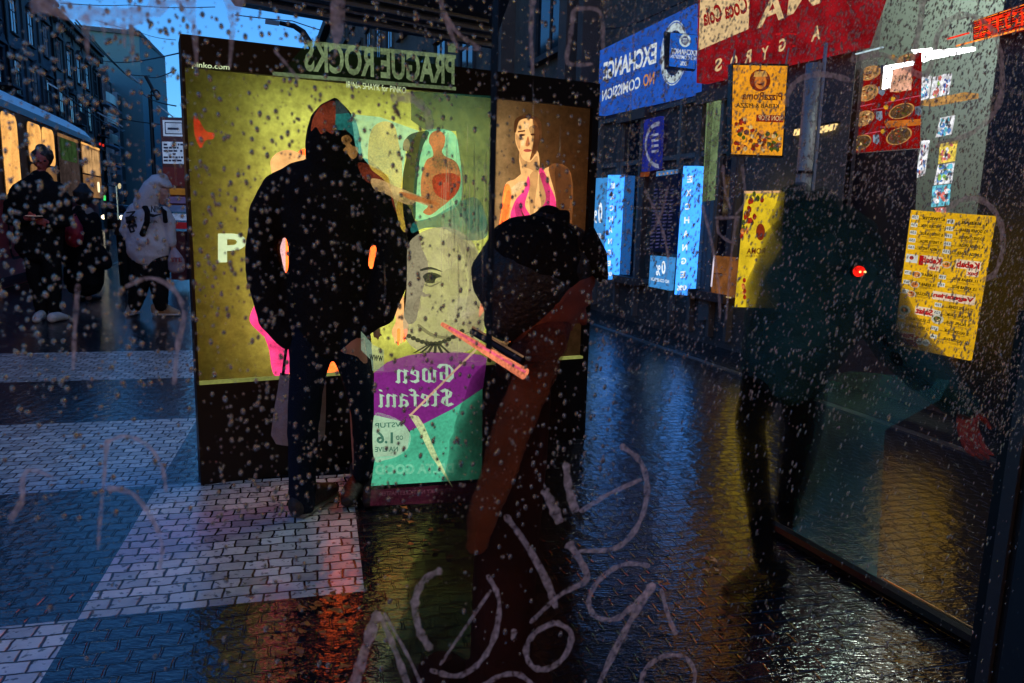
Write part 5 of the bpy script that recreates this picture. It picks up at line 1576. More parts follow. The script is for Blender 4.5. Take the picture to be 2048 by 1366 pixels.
# dark shop window panes of the exchange office
for k, (ua, ub) in enumerate(((1242, 1285), (1400, 1412), (1428, 1465))):
    s1_, s0_ = sR(ua), sR(ub)
    window(r, RF, s0_, .6, s1_ - s0_, 2.0, .0, M['darkglass'], mat("brown frame", (.12, .07, .05), .6), False)
t = thing("lit_pilaster", RF.at(sR(1422), 0), "reflection of a pale green lit strip of wall between the exchange office and the pizza sign", "pilaster")
MB().slab(RF, [(1414, 196), (1438, 190), (1428, 400), (1404, 404)], .06, .08).build("pilaster_face", glow("pale green wash", (112, 132, 92), .8, .35, 6), t)  # green light falling on the wall, put in as glow
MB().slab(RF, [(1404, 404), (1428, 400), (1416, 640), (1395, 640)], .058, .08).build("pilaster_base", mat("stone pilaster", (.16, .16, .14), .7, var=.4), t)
t = sign("wood_panel", "brown wooden door panel with one bright white edge beside the yellow pizza banner", [(1427, 511), (1471, 515), (1464, 596), (1422, 588)], .1, .04, glow("lit wood", (128, 78, 40), .8, .25, 9), "panel")
rp(t, "white_edge", [(1427, 511), (1430, 511), (1424, 574), (1421, 573)], .106, glow("white edge", (226, 214, 232), 1, .05))
rp(t, "handle", [(1428, 546), (1444, 547), (1444, 549), (1428, 548)], .106, M['black'])
rp(t, "foot_strip", [(1438, 590), (1463, 594), (1462, 597), (1436, 593)], .106, glow("yellow foot", (196, 170, 110), .9, .2))
t = sign("house_number", "small pair of white mirrored digits on the dark shop wall", [(1424, 336), (1438, 336), (1437, 358), (1423, 358)], .02, .01, mat("number plate", (.02, .02, .02), .5))
rt_(t, "10", (1437, 355), (1424, 355), (1437, 338), .026, glow("lit digits", (220, 224, 210), .9, .1), .0)

# red fascia with gyros lettering and soda panel
RD = glow("gyros red", (140, 18, 26), .9, .3, 5)
CRM = glow("cream", (226, 192, 140), .95, .12, 7)
t = sign("red_fascia", "big red fascia with cream mirrored letters over the kebab shop", [(1398, -60), (1830, -260), (1712, 92), (1393, 166)], .16, .14, RD)
rp(t, "soda_panel", [(1402, -60), (1502, -100), (1497, 58), (1397, 101)], .164, CRM)
rt_(t, "Coca Cola", (1494, 26), (1406, 54), (1496, -14), .168, glow("soda red", (150, 24, 24), .9, .1), .03, .5)
for ch, ubl, vbl, ubr, vbr, h_ in (("A", 1568, 36, 1513, 58, 62), ("M", 1640, 6, 1574, 32, 72), ("O", 1706, -30, 1650, -6, 74)):
    rt_(t, ch, (ubl, vbl), (ubr, vbr), (ubl + 8, vbl - h_), .168, CRM, .02)
for ch, u, v in (("G", 1571, 100), ("Y", 1536, 117), ("R", 1502, 124), ("O", 1474, 134), ("S", 1443, 140)):
    rt_(t, ch, (u, v), (u - 14, v + 5), (u + 1.5, v - 26), .168, CRM, .03)
rt_(t, "A", (1640, 78), (1622, 84), (1643, 48), .168, CRM, .03)
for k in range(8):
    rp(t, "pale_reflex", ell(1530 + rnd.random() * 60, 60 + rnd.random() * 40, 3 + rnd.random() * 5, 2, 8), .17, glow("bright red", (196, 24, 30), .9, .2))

# hanging yellow pizza sign
pr = RF.hit(1512, 220, .6)
PZ = Plane(pr, pr + Vector((.97, .05, 0)))
t = thing("pizza_hanging_sign", pr, "hanging amber sign with a round red portrait badge and mirrored pizza words", "sign")
MB().slab(PZ, [(1464, 126), (1578, 128), (1566, 315), (1460, 311)], -.006, .1).build("sign_box", M['black'], t)
AM = glow("amber panel", (232, 152, 34), 1, .16, 6)
MB().slab(PZ, [(1467, 130), (1575, 132), (1564, 311), (1463, 308)], 0, .02).build("sign_panel", AM, t)
def zt(s, bl, br, tl, m, b=.02, o=.004): text("lettering", PZ, s, bl, br, tl, o, m, t, b)
BR2 = glow("brown print", (96, 34, 16), .9, .2, 20)
zp = lambda nm, px, o, m: MB().poly([PZ.hit(u, v, o) for u, v in px]).build(nm, m, t)
zp("badge", ell(1520, 161, 21, 22, 28), .003, glow("badge brown", (124, 44, 20), .9, .3, 20))
zp("badge_face", ell(1521, 163, 12, 15, 20), .005, glow("badge tan", (214, 124, 48), .9, .2, 20))
zp("badge_hat", [(1507, 154), (1510, 143), (1532, 142), (1535, 153)], .007, glow("badge cream", (226, 168, 84), .9, .2))
zp("badge_moustache", [(1514, 167), (1528, 167), (1524, 171), (1518, 171)], .007, BR2)
zt("PizzaRoma", (1564, 201), (1484, 199), (1565, 185), BR2, .02)
zt("KEBAB & PIZZA", (1558, 217), (1472, 215), (1558, 208), glow("ink print", (60, 40, 20), .9, .2), .02)
zp("red_label", [(1513, 229), (1568, 231), (1567, 245), (1512, 243)], .003, glow("label red", (134, 30, 14), .9, .2))
zt("NON STOP", (1565, 242), (1516, 240), (1566, 232), glow("label cream", (232, 190, 130), .9, .1), .01, .006)
rnd = random.Random(3)
foods = [glow("food red", (150, 40, 20), .9, .4, 30), glow("food green", (72, 84, 24), .9, .4, 30), glow("food tan", (212, 128, 60), .9, .4, 30), glow("food cream", (236, 196, 130), .9, .3, 30), glow("food brown", (110, 52, 20), .9, .4, 30)]
for k in range(60):
    a = rnd.random()
    u = 1472 + 88 * rnd.random(); v = 300 - 52 * rnd.random() * (1 - .4 * (u - 1472) / 88)
    if u < 1500: v = 300 - 66 * rnd.random()
    zp("printed_topping", [(u + (3 + 3 * rnd.random()) * math.cos(x), v + (3 + 3 * rnd.random()) * math.sin(x)) for x in [2 * math.pi * i / 8 for i in range(8)]], .003 + .0002 * k, foods[0 if u < 1500 and rnd.random() < .6 else rnd.randrange(5)])

# yellow upright pizza banner
t = sign("pizza_banner", "upright yellow banner with red pictures half hidden by the teal jacket", [(1490, 384), (1560, 383), (1548, 616), (1469, 614)], .25, .05, glow("banner yellow", (222, 188, 38), .95, .16, 7))
rp(t, "top_rail", [(1488, 382), (1562, 381), (1562, 386), (1488, 387)], .256, glow("banner rail", (226, 176, 120), .95, .1))
rt_(t, "ROMA", (1530, 508), (1493, 508), (1531, 496), .258, BR2, .02)
rt_(t, "PIZZERIA", (1530, 514), (1491, 514), (1530, 510), .258, BR2, .0)
rp(t, "red_badge", ell(1521, 464, 9, 17, 18), .256, glow("badge brown", (1, 1, 1)))
for k in range(26):
    a = rnd.random(); b_ = rnd.random()
    v = 388 + b_ * 84; u = 1489 - (v - 384) * .09 + a * (44 * (1 - b_) + 5) + 2
    rp(t, "printed_topping", [(u + (3 + 2 * rnd.random()) * math.cos(x), v + (5 + 3 * rnd.random()) * math.sin(x)) for x in [2 * math.pi * i / 7 for i in range(7)]], .256 + .0002 * k, foods[rnd.choice((0, 0, 0, 4, 2, 1))])
for k in range(8):
    v = 560 + 36 * rnd.random(); u = 1484 + rnd.random() * 6
    rp(t, "printed_topping", ell(u, v, 3.5, 5, 7), .256 + .0002 * k, foods[0 if k % 2 else 2])

# grey steel column
pc = RF.at(sR(1655, 560), 0, .35)
t = thing("steel_column", pc, "blue grey steel column with a dark collar left of the red pizza board", "column")
tp, bt = py(1674, 120, pc.y), py(1637, 560, pc.y)
mb = MB().tube([(pc.x, pc.y, 0), (pc.x, pc.y, py(1655, 128, pc.y).z)], .062, 14)
mb.build("column_shaft", mat("painted grey steel", (.2, .22, .22), .4, var=.3, scale=5), t, True)
zc = py(1655, 346, pc.y).z
MB().tube([(pc.x, pc.y, zc - .012), (pc.x, pc.y, zc + .012)], .072, 14).build("collar", M['black'], t)
MB().box((pc.x + .085, pc.y, 1.4), .02, .03, 2.8).build("cable_duct", mat("duct", (.2, .25, .3), .4), t)
# warm lamps in the passage
for u0, u1, v0, v1, lab in ((1586, 1630, 255, 269, "longer warm slanted lamp under the red fascia"), (1638, 1671, 249, 264, "shorter warm lamp beside the steel column")):
    t = thing("ceiling_lamp", RF.hit(u0, v0, -.015), lab, "lamp")
    MB().slab(RF, [(u0 + 3, v0 + 4), (u1, v0 - 2), (u1 - 6, v1 - 5), (u0, v1 + 2)], .012, .03).build("lamp_glass", glow("warm lamp", (252, 214, 140), 1.3, .1), t)
    MB().slab(RF, [(u0, v0 - 1), (u1 + 2, v0 - 6), (u1, v0 - 3), (u0 + 2, v0 + 3)], .02, .04).build("lamp_rim", M['black'], t)

# red pizza menu board inside the window
t = sign("pizza_menu_board", "large dark red board with rows of round pizza pictures", [(1704, 170), (1838, 104), (1834, 296), (1698, 306)], -.12, .03, glow("menu red", (134, 14, 12), .85, .35, 7), "menu board")
bo = -.116
pzm = [glow("pizza tan", (176, 128, 82), .85, .5, 30), glow("pizza brown", (92, 66, 40), .85, .5, 30)]
crust = glow("crust", (196, 140, 80), .85, .3, 20)
for cx, cy, rx, ry, mi in ((1735, 186, 22, 16, 0), (1801, 166, 24, 18, 0), (1727, 237, 22, 15, 0), (1803, 222, 26, 15, 1), (1722, 285, 21, 15, 1), (1798, 272, 26, 17, 1), (1740, 146, 22, 14, 0), (1812, 118, 18, 10, 0)):
    def e(q): return [(cx + rx * q * math.cos(a), cy + ry * q * math.sin(a) - .25 * rx * q * math.cos(a)) for a in [2 * math.pi * i / 26 for i in range(26)]]
    rp(t, "printed_crust", e(1), bo, crust)
    rp(t, "printed_pizza", e(.88), bo + .002, pzm[mi])
    for k in range(16):
        a = rnd.random() * 6.28; q = math.sqrt(rnd.random()) * .75
        x, y = cx + rx * q * math.cos(a), cy + ry * q * math.sin(a) - .25 * rx * q * math.cos(a)
        rp(t, "printed_topping", ell(x, y, 1.6 + rnd.random() * 1.6, 1 + rnd.random() * 1.2, 6), bo + .004 + k * .0001, foods[rnd.randrange(5)])
for cx, cy in ((1763, 182), (1758, 232), (1752, 279), (1836, 222)):
    rp(t, "price_bubble", [(cx - 6, cy - 9), (cx + 6, cy - 10), (cx + 7, cy + 4), (cx + 2, cy + 10), (cx - 6, cy + 5)], bo + .003, glow("bubble grey", (120, 134, 150), .85, .3))
for x0, y0, x1, y1 in ((1768, 205, 1842, 190), (1742, 219, 1768, 215), (1730, 267, 1764, 261), (1760, 254, 1842, 246), (1720, 212, 1750, 206)):
    rp(t, "red_text_line", [(x0, y0), (x1, y1), (x1, y1 + 1.6), (x0, y0 + 1.6)], bo + .003, glow("pink line", (206, 90, 110), .85, .2))
for x0, y0 in ((1772, 214), (1766, 263), (1786, 114), (1786, 198)):
    rp(t, "printed_badge", ell(x0, y0, 5, 5, 10), bo + .004, glow("yellow badge", (210, 152, 40), .85, .2))
rp(t, "dark_foot", [(1700, 308), (1836, 298), (1822, 640), (1690, 640)], bo - .002, mat("dark red tile", (.022, .012, .012), .5, var=.5))
# lights in the shop
t = thing("strip_light", RF.hit(1885, 104, -.4), "long white strip light along the top of the kebab shop window", "light")
MB().slab(RF, [(1826, 104), (1945, 94), (1945, 101), (1838, 122)], -.4, .03).build("glow_bar", glow("strip white", (255, 255, 255), 8, .02), t)
MB().slab(RF, [(1822, 100), (1862, 96), (1862, 116), (1846, 124)], -.39, .02).build("diffuser", glow("strip white", (1, 1, 1)), t)
t = thing("wall_light", RF.hit(1778, 150, -.1), "dazzling white upright lamp glaring over the red pizza board", "light")
MB().slab(RF, [(1768, 132), (1826, 122), (1822, 130), (1782, 138), (1778, 176), (1764, 178)], -.1, .02).build("lamp_face", glow("strip white", (1, 1, 1)), t)
MB().slab(RF, [(1762, 130), (1768, 130), (1763, 180), (1759, 180)], -.11, .03).build("lamp_frame", M['chrome'], t)
MB().slab(RF, [(1783, 139), (1822, 131), (1822, 180), (1780, 184)], -.105, .004).build("glare_glass", film("lamp glare film", (255, 190, 160), .5, 1, .4, 12), t)  # lamp glare over the board, put in as a glowing film
t = thing("wall_light", RF.hit(1738, 102, 0), "reflection of a thin cold white line of light above the red pizza board", "light")
MB().slab(RF, [(1710, 107), (1764, 93), (1764, 95), (1710, 109)], .05, .02).build("glow_bar", glow("cold line", (190, 214, 224), 1, .05), t)
t = thing("ceiling_light", RF.at((o0 + o1) / 2, 4.7, -.7), "unseen flat white ceiling light added inside the kebab shop to brighten the pale green wall", "light")  # unseen lamp added to light the green wall
MB().pbox(RF, o1 + .3, o0 - .3, 4.78, 4.82, -1.1, -.3).build("added_light_panel", glow("added ceiling light", (244, 255, 236), 55, .02), t)
MB().pbox(RF, o1 - .1, o0 + .1, 4.9, 4.96, -1.4, -.02).build("added_light_mount", M['paint'], t)
# posters and shelf on the green wall
cols_ = [(96, 140, 200), (220, 120, 110), (60, 74, 150), (150, 190, 90), (240, 240, 244), (240, 210, 90), (110, 200, 220)]
pm = [glow("poster ink %d" % i, c, .95, .35, 25) for i, c in enumerate(cols_)]
def poster(lab, px, ms, n, seed, off=-.5, name="wall_poster"):
    rr_ = random.Random(seed)
    t = sign(name, lab, px, off, .01, ms[0], "poster")
    (a0, b0_), (a1, b1), (a2, b2), (a3, b3) = px
    for k in range(n):
        x, y = .12 + .76 * rr_.random(), .1 + .8 * rr_.random()
        tu = a0 + (a1 - a0) * x; tv = b0_ + (b1 - b0_) * x
        bu = a3 + (a2 - a3) * x; bv = b3 + (b2 - b3) * x
        u, v = tu + (bu - tu) * y, tv + (bv - tv) * y
        w = (1.5 + rr_.random() * 3.5) * (abs(a1 - a0) / 26); h_ = 2 + rr_.random() * 4
        rp(t, "printed_picture", [(u + w * math.cos(i) * (.7 + .3 * rr_.random()), v + h_ * math.sin(i)) for i in (0, 1, 2, 3, 4, 5)], off + .003 + .0002 * k, ms[1 + rr_.randrange(len(ms) - 1)])
poster("blue and white price poster, leftmost of three on the shelf", [(1844, 154), (1862, 152), (1856, 196), (1841, 201)], [pm[4], pm[0], pm[2], pm[6]], 14, 1)
poster("white poster with red and green print, middle of three on the shelf", [(1866, 154), (1884, 150), (1878, 192), (1859, 198)], [pm[4], pm[1], pm[3], pm[1]], 14, 2)
poster("dark blue and orange poster, rightmost of three on the shelf", [(1886, 148), (1903, 147), (1896, 188), (1880, 192)], [pm[4], pm[2], pm[2], pm[1], pm[0]], 14, 3)
t = sign("wall_shelf", "long pale orange shelf below three small posters", [(1840, 202), (1930, 184), (1930, 194), (1840, 211)], -.46, .14, glow("shelf lit wood", (206, 154, 88), .8, .25, 9), "shelf")
t = sign("wall_shelf", "short orange shelf across the red pizza board", [(1768, 242), (1838, 238), (1838, 250), (1772, 255)], -.1, .02, glow("shelf orange", (204, 112, 40), .8, .2, 9), "shelf")
poster("bright white and blue card hanging above the yellow one", [(1880, 236), (1909, 230), (1902, 268), (1871, 275)], [pm[4], pm[6], pm[0], pm[6]], 22, 4)
poster("yellow and white card with small figures", [(1880, 288), (1914, 281), (1908, 322), (1876, 328)], [pm[5], pm[4], pm[1], pm[5], pm[4]], 24, 5)
poster("white and green card under the yellow one", [(1876, 330), (1908, 325), (1902, 366), (1867, 370)], [pm[4], pm[6], pm[3], pm[0]], 24, 6)
poster("pale blue lowest card with a little face, above the menu", [(1865, 372), (1901, 368), (1897, 410), (1862, 414)], [pm[6], pm[4], pm[0], pm[1]], 24, 7)
poster("slim white and red strip card left of the stacked cards", [(1843, 281), (1858, 280), (1848, 350), (1831, 356)], [pm[4], pm[1], pm[0], pm[2], pm[4]], 26, 8)
poster("red pointed pennant card hanging over the top of the yellow menu", [(1868, 416), (1890, 414), (1890, 444), (1886, 444)], [pm[1], pm[4], pm[1]], 10, 9, .3, "pennant")
# neon lettering
t = thing("neon_sign", RF.hit(1970, 60, .1), "red neon lettering with two glowing underlines at the upper end of the shop front", "neon sign")
NR = glow("neon red", (252, 52, 22), 1.25, .2, 30)
NO_ = glow("neon orange", (255, 140, 50), 1.5, .1)
def neon(pts, m=NR, w=.0045):
    MB().tube([RF.hit(u, v, .1) for u, v in pts], w, 5).build("neon_tube", m, t)
neon([(1895, 78), (1938, 66)], NR, .006); neon([(1912, 92), (2060, 54)], NO_, .006)
MB().slab(RF, [(1946, 42), (2060, 2), (2060, 58), (1946, 82)], .07, .02).build("neon_backing", glow("red wash", (112, 12, 8), .8, .4, 12), t)
for k in range(9):
    f = k / 9
    for (u0, u1) in ((1948, 1972), (1975, 1995), (1999, 2021), (2025, 2060)):
        va = 44 + 38 * f - (u0 - 1946) * (.34 - .12 * f); vb = 44 + 38 * f - (u1 - 1946) * (.34 - .12 * f)
        neon([(u0, va), (u1, vb)], NR if k % 3 else NO_, .0022)
t2 = rt_(t, "HOTEL", (2066, 46), (1948, 76), (2066, 12), .112, NR, .01)

# yellow price menu
px = [(1822, 420), (1986, 432), (1937, 721), (1787, 690)]
MO = .32
t = sign("price_menu", "big yellow kebab price menu in mirror writing with red headings", px, MO, .03, glow("menu yellow", (218, 166, 26), .95, .14, 6), "menu board")
C4 = [RF.hit(u, v, MO + .004) for u, v in px]
def mq(a, b, o=0.0):
    top = C4[0].lerp(C4[1], a); bot = C4[3].lerp(C4[2], a)
    return top.lerp(bot, b) + RF.n * o
def mt(s, a0, a1, b, h_, m, bold=.03, o=.002):
    """mirrored: reads from a0 (right) to a1 (left)"""
    text3("lettering", s, mq(a0, b, o), mq(a1, b, o), mq(a0, b - h_, o), m, t, bold)
def mrect(nm, a0, a1, b0_, b1, m, o=.001):
    MB().poly([mq(a0, b0_, o), mq(a1, b0_, o), mq(a1, b1, o), mq(a0, b1, o)]).build(nm, m, t)
IK = glow("menu ink", (44, 32, 8), .8, .2)
WB = glow("price white", (206, 206, 196), .9, .1)
HR = glow("heading red", (168, 24, 26), .9, .1)
right = [(.07, "1. KEBAB", "119"), (.12, "2. DONER KEBAB", "129"), (.17, "3. DONER S PAPRIKOU", "139"), (.225, "4. DONER SPECIAL", "139"), (.28, "5. MEGA DONER", "159"), (.46, "11. KEBAB BOX", "129"), (.515, "13. KEBAB BOX", "159"), (.66, "17. FALAFEL DONER", "129"), (.715, "18. FALAFEL DURUM", "125"), (.77, "19. FALAFEL TALIR", "149"), (.83, "20. HALLOUMI DURUM", "135"), (.89, "21. HALLOUMI TALIR", "149")]
leftc = [(.06, "6. TWISTER", "129"), (.115, "7. TWISTER SE SYREM", "139"), (.17, "8. TWISTER S BURGER", "139"), (.225, "9. TWISTER SPECIAL", "150"), (.275, "10. MEGA TWISTER", "160"), (.46, "14. MEGA KEBAB", "179"), (.53, "15. KEBAB BOX", "169"), (.6, "16. EXCLUSIVE", "179"), (.79, "22. SELSKY SALAT", "125"), (.845, "23. KEBAB SALAT", "125")]
for lst, a0, a1, pa in ((right, .955, .66, .53), (leftc, .46, .17, .07)):
    for b, s, p in lst:
        mt(s, a0, a1, b, .022, IK, .04)
        mrect("dotted_line", a0 - .26, pa + .05, b - .004, b - .001, IK)
        mrect("small_print", a0 - .04, a1 + .02, b + .008, b + .012, glow("menu faded ink", (140, 98, 20), .85, .2))
        mrect("small_print", a0 - .1, a1 + .08, b + .017, b + .02, glow("menu faded ink", (1, 1, 1)))
        mrect("price_box", pa - .045, pa + .045, b - .026, b + .004, WB)
        mt(p, pa + .035, pa - .035, b - .002, .018, IK, .02, .003)
def heading(s, a0, a1, b, h_):
    mrect("heading_band", a0 + .012, a1 - .012, b + .008, b - h_ - .008, glow("heading halo", (226, 200, 170), .9, .1), .0015)
    mt(s, a0, a1, b, h_, HR, .05, .003)
heading("Kebab", .95, .68, .365, .045); heading("box", .94, .82, .41, .028)
heading("Kebab", .49, .24, .365, .045); heading("Talir", .47, .34, .405, .025)
heading("Vegetarian", .95, .45, .605, .042); heading("Salat", .48, .25, .735, .045); heading("Pizza", .27, .07, .925, .035)
mrect("picture_strip", .0, .34, .90, .985, glow("strip food", (150, 60, 24), .9, .5, 30), .0008)
def mell(nm, a, b, ra, rb, m, o=.004):
    MB().poly([mq(a + ra * math.cos(x), b + rb * math.sin(x), o) for x in [2 * math.pi * i / 18 for i in range(18)]]).build(nm, m, t)
for a, b in ((.2, .455), (.19, .53), (.16, .6), (.1, .725), (.56, .36), (.55, .75)):
    mell("plate_picture", a, b, .065 if b < .7 else .08, .024 if b < .7 else .035, glow("plate white", (196, 190, 170), .9, .2))
    mell("food_picture", a, b, .05, .02, foods[1 if b > .7 else 2], .005)
    for k in range(6):
        mell("food_picture", a + .035 * (rnd.random() - .5) * 1.6, b + .018 * (rnd.random() - .5) * 1.4, .012, .006, foods[rnd.randrange(5)], .006 + k * .0002)
for a, p in ((.36, "360"), (.45, "269")):
    mell("price_disc", a, .935, .05, .026, WB); mt(p, a + .035, a - .035, .945, .02, IK, .03, .006)
mrect("red_tab", .2, .26, .315, .385, glow("heading red", (1, 1, 1)), .002); mrect("white_tab", .02, .18, .315, .375, WB, .002)
mell("tab_badge", .1, .34, .03, .014, glow("heading red", (1, 1, 1)), .005)
# pavement in front of the shops
mb = MB()
mb.pbox(RF, s_end - 6, s_ex0 + 30, 0.0, .006, -.02, .6)
o = mb.build("pavement", mat("wet pavement slabs", (.03, .034, .034), .14, var=.5, scale=5, bump=.9, bscale=22, spec=.7))
setp(o, "wet stone pavement strip below the shop fronts", "pavement", kind="structure")
o = MB().pbox(RF, s_end - 6, s_ex0 + 30, 0, .012, .6, .68).build("kerb", mat("granite kerb", (.08, .085, .08), .3, var=.4, bump=.4))
setp(o, "granite kerb edging the pavement by the shops", "kerb", kind="structure")
# shelter side panel: rail and post
P0, P1, P2 = gz(1512, 1046), gz(1965, 1308), gz(1985, 1366)
t = thing("shelter_rail", P0, "low black rail of the shelter running diagonally over the wet setts", "rail")
MB().tube([P0 + Vector((0, 0, .03)), P1 + Vector((0, 0, .03))], .028, 8).build("rail_bar", M['black'], t)
MB().tube([P0.lerp(P1, .6) + Vector((.028, .0, .052)), P1 + Vector((.028, 0, .052))], .003, 6).build("rail_edge", mat("brassy worn edge", (.6, .34, .14), .35, 1.0), t)
# teal reflected sheen, put in as the tint of a lower glass on that rail
tg, n, l = newmat("teal sheen glass")
out = n.new("ShaderNodeOutputMaterial"); t1 = n.new("ShaderNodeBsdfTransparent"); d1 = n.new("ShaderNodeBsdfDiffuse"); ms = n.new("ShaderNodeMixShader")
t1.inputs[0].default_value = (.8, .97, .95, 1); d1.inputs[0].default_value = (.14, .62, .6, 1)
nz = n.new("ShaderNodeTexNoise"); nz.inputs["Scale"].default_value = 3; nz.inputs["Detail"].default_value = 8
tc = n.new("ShaderNodeTexCoord"); l.new(tc.outputs["Object"], nz.inputs[0])
mr = n.new("ShaderNodeMapRange"); mr.inputs["From Min"].default_value = .3; mr.inputs["From Max"].default_value = .7; mr.inputs["To Min"].default_value = .12; mr.inputs["To Max"].default_value = .5
l.new(nz.outputs[0], mr.inputs[0]); l.new(mr.outputs[0], ms.inputs[0]); l.new(t1.outputs[0], ms.inputs[1]); l.new(d1.outputs[0], ms.inputs[2]); l.new(ms.outputs[0], out.inputs[0])
GP = Plane(P0, P1)
o = MB().poly([GP.hit(u, v) for u, v in [(1586, 1086), (1752, 1182), (1762, 1010), (1770, 860), (1880, 800), (1900, 760), (1700, 742), (1610, 760), (1590, 900)]]).build("sheen_glass", tg)
setp(o, "faint teal reflected sheen on lower glass standing on the low black rail", "glass")
# brackets, frames and cables on the shop fronts
brk = mat("dim metal trim", (.22, .2, .17), .4, .4)
t = thing("shopfront_frame", RF.at((s_ex0 + s_ex1) / 2, 0), "dim brown metal shopfront frame with transom under the exchange fascia", "frame")
zf_ = rz(1197, 236) - .05
for u in (1199, 1244, 1283, 1359, 1400, 1441, 1478):
    s = sR(u, 420)
    MB().pbox(RF, s, s + .05, .1, zf_, -.02, .05).build("mullion", brk, t)
for z in (.55, 2.05, zf_ - .06):
    MB().pbox(RF, sR(1478, 420), sR(1199, 420), z, z + .05, -.02, .045).build("transom", brk, t)
pg_ = glow("dim shop interior", (44, 38, 32), .8, .5, 3)
for ua, ub in ((1246, 1282), (1402, 1440), (1443, 1476)):
    MB().pbox(RF, sR(ub, 420) + .03, sR(ua, 420) - .02, .6, 2.04, -.015, .0).build("shop_pane", pg_, t)
    MB().pbox(RF, sR(ub, 420) + .03, sR(ua, 420) - .02, 2.1, zf_ - .07, -.015, .0).build("shop_pane", pg_, t)
for u0, v0, u1, v1 in ((1466, 127, 1470, 100), (1572, 129, 1578, 96)):
    MB().tube([PZ.hit(u0, v0, 0), PZ.hit(u1, v1, 0)], .008, 6).build("hanging_bracket", brk, bpy.data.objects["pizza_hanging_sign"])
o = MB().tube([RF.hit(1196, 60, .1), RF.hit(1260, 52, .12), RF.hit(1330, 20, .1), RF.hit(1395, -10, .1)], .01, 5).build("wall_cable", M['black'])
setp(o, "sagging black cable running above the long blue fascia", "cable")
# fallen leaves
lv = MB(); rl = random.Random(9)
for k in range(90):
    if k < 50: g_ = gz(540 + rl.random() * 160, 1190 + rl.random() * 170)
    elif k < 66: g_ = gz(1320 + rl.random() * 160, 1090 + rl.random() * 200)
    else: g_ = gz(780 + rl.random() * 160, 1010 + rl.random() * 160)
    a = rl.random() * 6.28; L = .008 + rl.random() * .016
    pts = []
    for i in range(7):
        x = 2 * math.pi * i / 7
        rr_ = L * (1 if i % 2 else .55)
        pts.append(g_ + Vector((math.cos(a + x) * rr_, math.sin(a + x) * rr_ * .8, .008 + .008 * rl.random())))
    lv.add(pts, [tuple(range(7))])
o = lv.build("fallen_leaves", mat("wet autumn leaf", (.4, .12, .03), .4, var=.7, scale=20))
setp(o, "small wet orange leaves scattered on the setts", "leaves", kind="stuff")
# ------------------------------------------------------------------ near shelter glass: panes, frame, rain and scrawls
cg, n, l = newmat("clear glass")
out = n.new("ShaderNodeOutputMaterial"); tr_ = n.new("ShaderNodeBsdfTransparent")
l.new(tr_.outputs[0], out.inputs[0])
sj0, _ = PP.sz(985, 600); sl0, _ = PP.sz(-260, 600); sr0, _ = PP.sz(1998, 1340)
zb_, zt2 = .25, 2.45
for a, b, lab in ((sl0, sj0 - .002, "wet shelter glass pane on the street light box side"), (sj0 + .002, sr0, "wet shelter glass pane on the shop side")):
    t = thing("glass_pane", PP.at((a + b) / 2, zb_), lab, "glass pane")
    MB().add([PP.at(a, zb_, -.006), PP.at(b, zb_, -.006), PP.at(b, zt2, -.006), PP.at(a, zt2, -.006)], [(0, 1, 2, 3)]).build("glass", cg, t)
o = MB().pbox(PP, sj0 - .0005, sj0 + .0005, PP.hit(985, 700).z, zt2, -.01, .0).build("pane_joint", M['black'])
setp(o, "thin dark upright joint between the two glass panes", "joint")
t = thing("shelter_post", PP.at(sr0, 0), "thick black shelter post at the edge of the wet glass", "post")
pz = gz(2040, 1500)
MB().pbox(PP, sr0, sr0 + .09, 0, 1.22, -.05, .0).build("post_shaft", M['black'], t)
MB().pbox(PP, sr0 - .012, sr0, 0, 1.2, -.03, -.01).build("post_seal", mat("rubber seal", (.02, .022, .026), .4), t)

water, n, l = newmat("rain water")
out = n.new("ShaderNodeOutputMaterial"); gb = n.new("ShaderNodeBsdfGlass")
gb.inputs["Color"].default_value = (1, .88, .76, 1); gb.inputs["IOR"].default_value = 1.33; gb.inputs["Roughness"].default_value = 0.0  # warm tint stands for the warm lights the drops reflect
dw = n.new("ShaderNodeBsdfDiffuse"); dw.inputs[0].default_value = (.92, .94, .97, 1)
mw = n.new("ShaderNodeMixShader"); mw.inputs[0].default_value = .15
l.new(gb.outputs[0], mw.inputs[1]); l.new(dw.outputs[0], mw.inputs[2]); l.new(mw.outputs[0], out.inputs[0])

def drops(name, label, samples, off=0.0):
    """samples: (u, v, half-width m, half-height m, slant)"""
    vs, fs = [], []
    prof = [(1.0, 0.0), (.9, .42), (.66, .76), (.32, .95)]
    seg = 8
    for u, v, a, b, sl in samples:
        c = PP.hit(u, v, off)
        k = len(vs)
        for q, hgt in prof:
            for i in range(seg):
                x = a * q * math.cos(2 * math.pi * i / seg); y = b * q * math.sin(2 * math.pi * i / seg)
                vs.append(c + PP.a * (x + sl * y) + Vector((0, 0, y)) - PP.n * (hgt * a * .9))
        vs.append(c - PP.n * (1.0 * a * .9))
        for j in range(3):
            for i in range(seg):
                fs.append((k + j * seg + i, k + j * seg + (i + 1) % seg, k + (j + 1) * seg + (i + 1) % seg, k + (j + 1) * seg + i))
        top = k + 4 * seg
        for i in range(seg):
            fs.append((k + 3 * seg + i, k + 3 * seg + (i + 1) % seg, top))
        fs.append(tuple(reversed(range(k, k + seg))))
    o = mk(name, vs, fs, water, None, True)
    return setp(o, label, "raindrops", kind="stuff")
rd = random.Random(21)
L1 = []
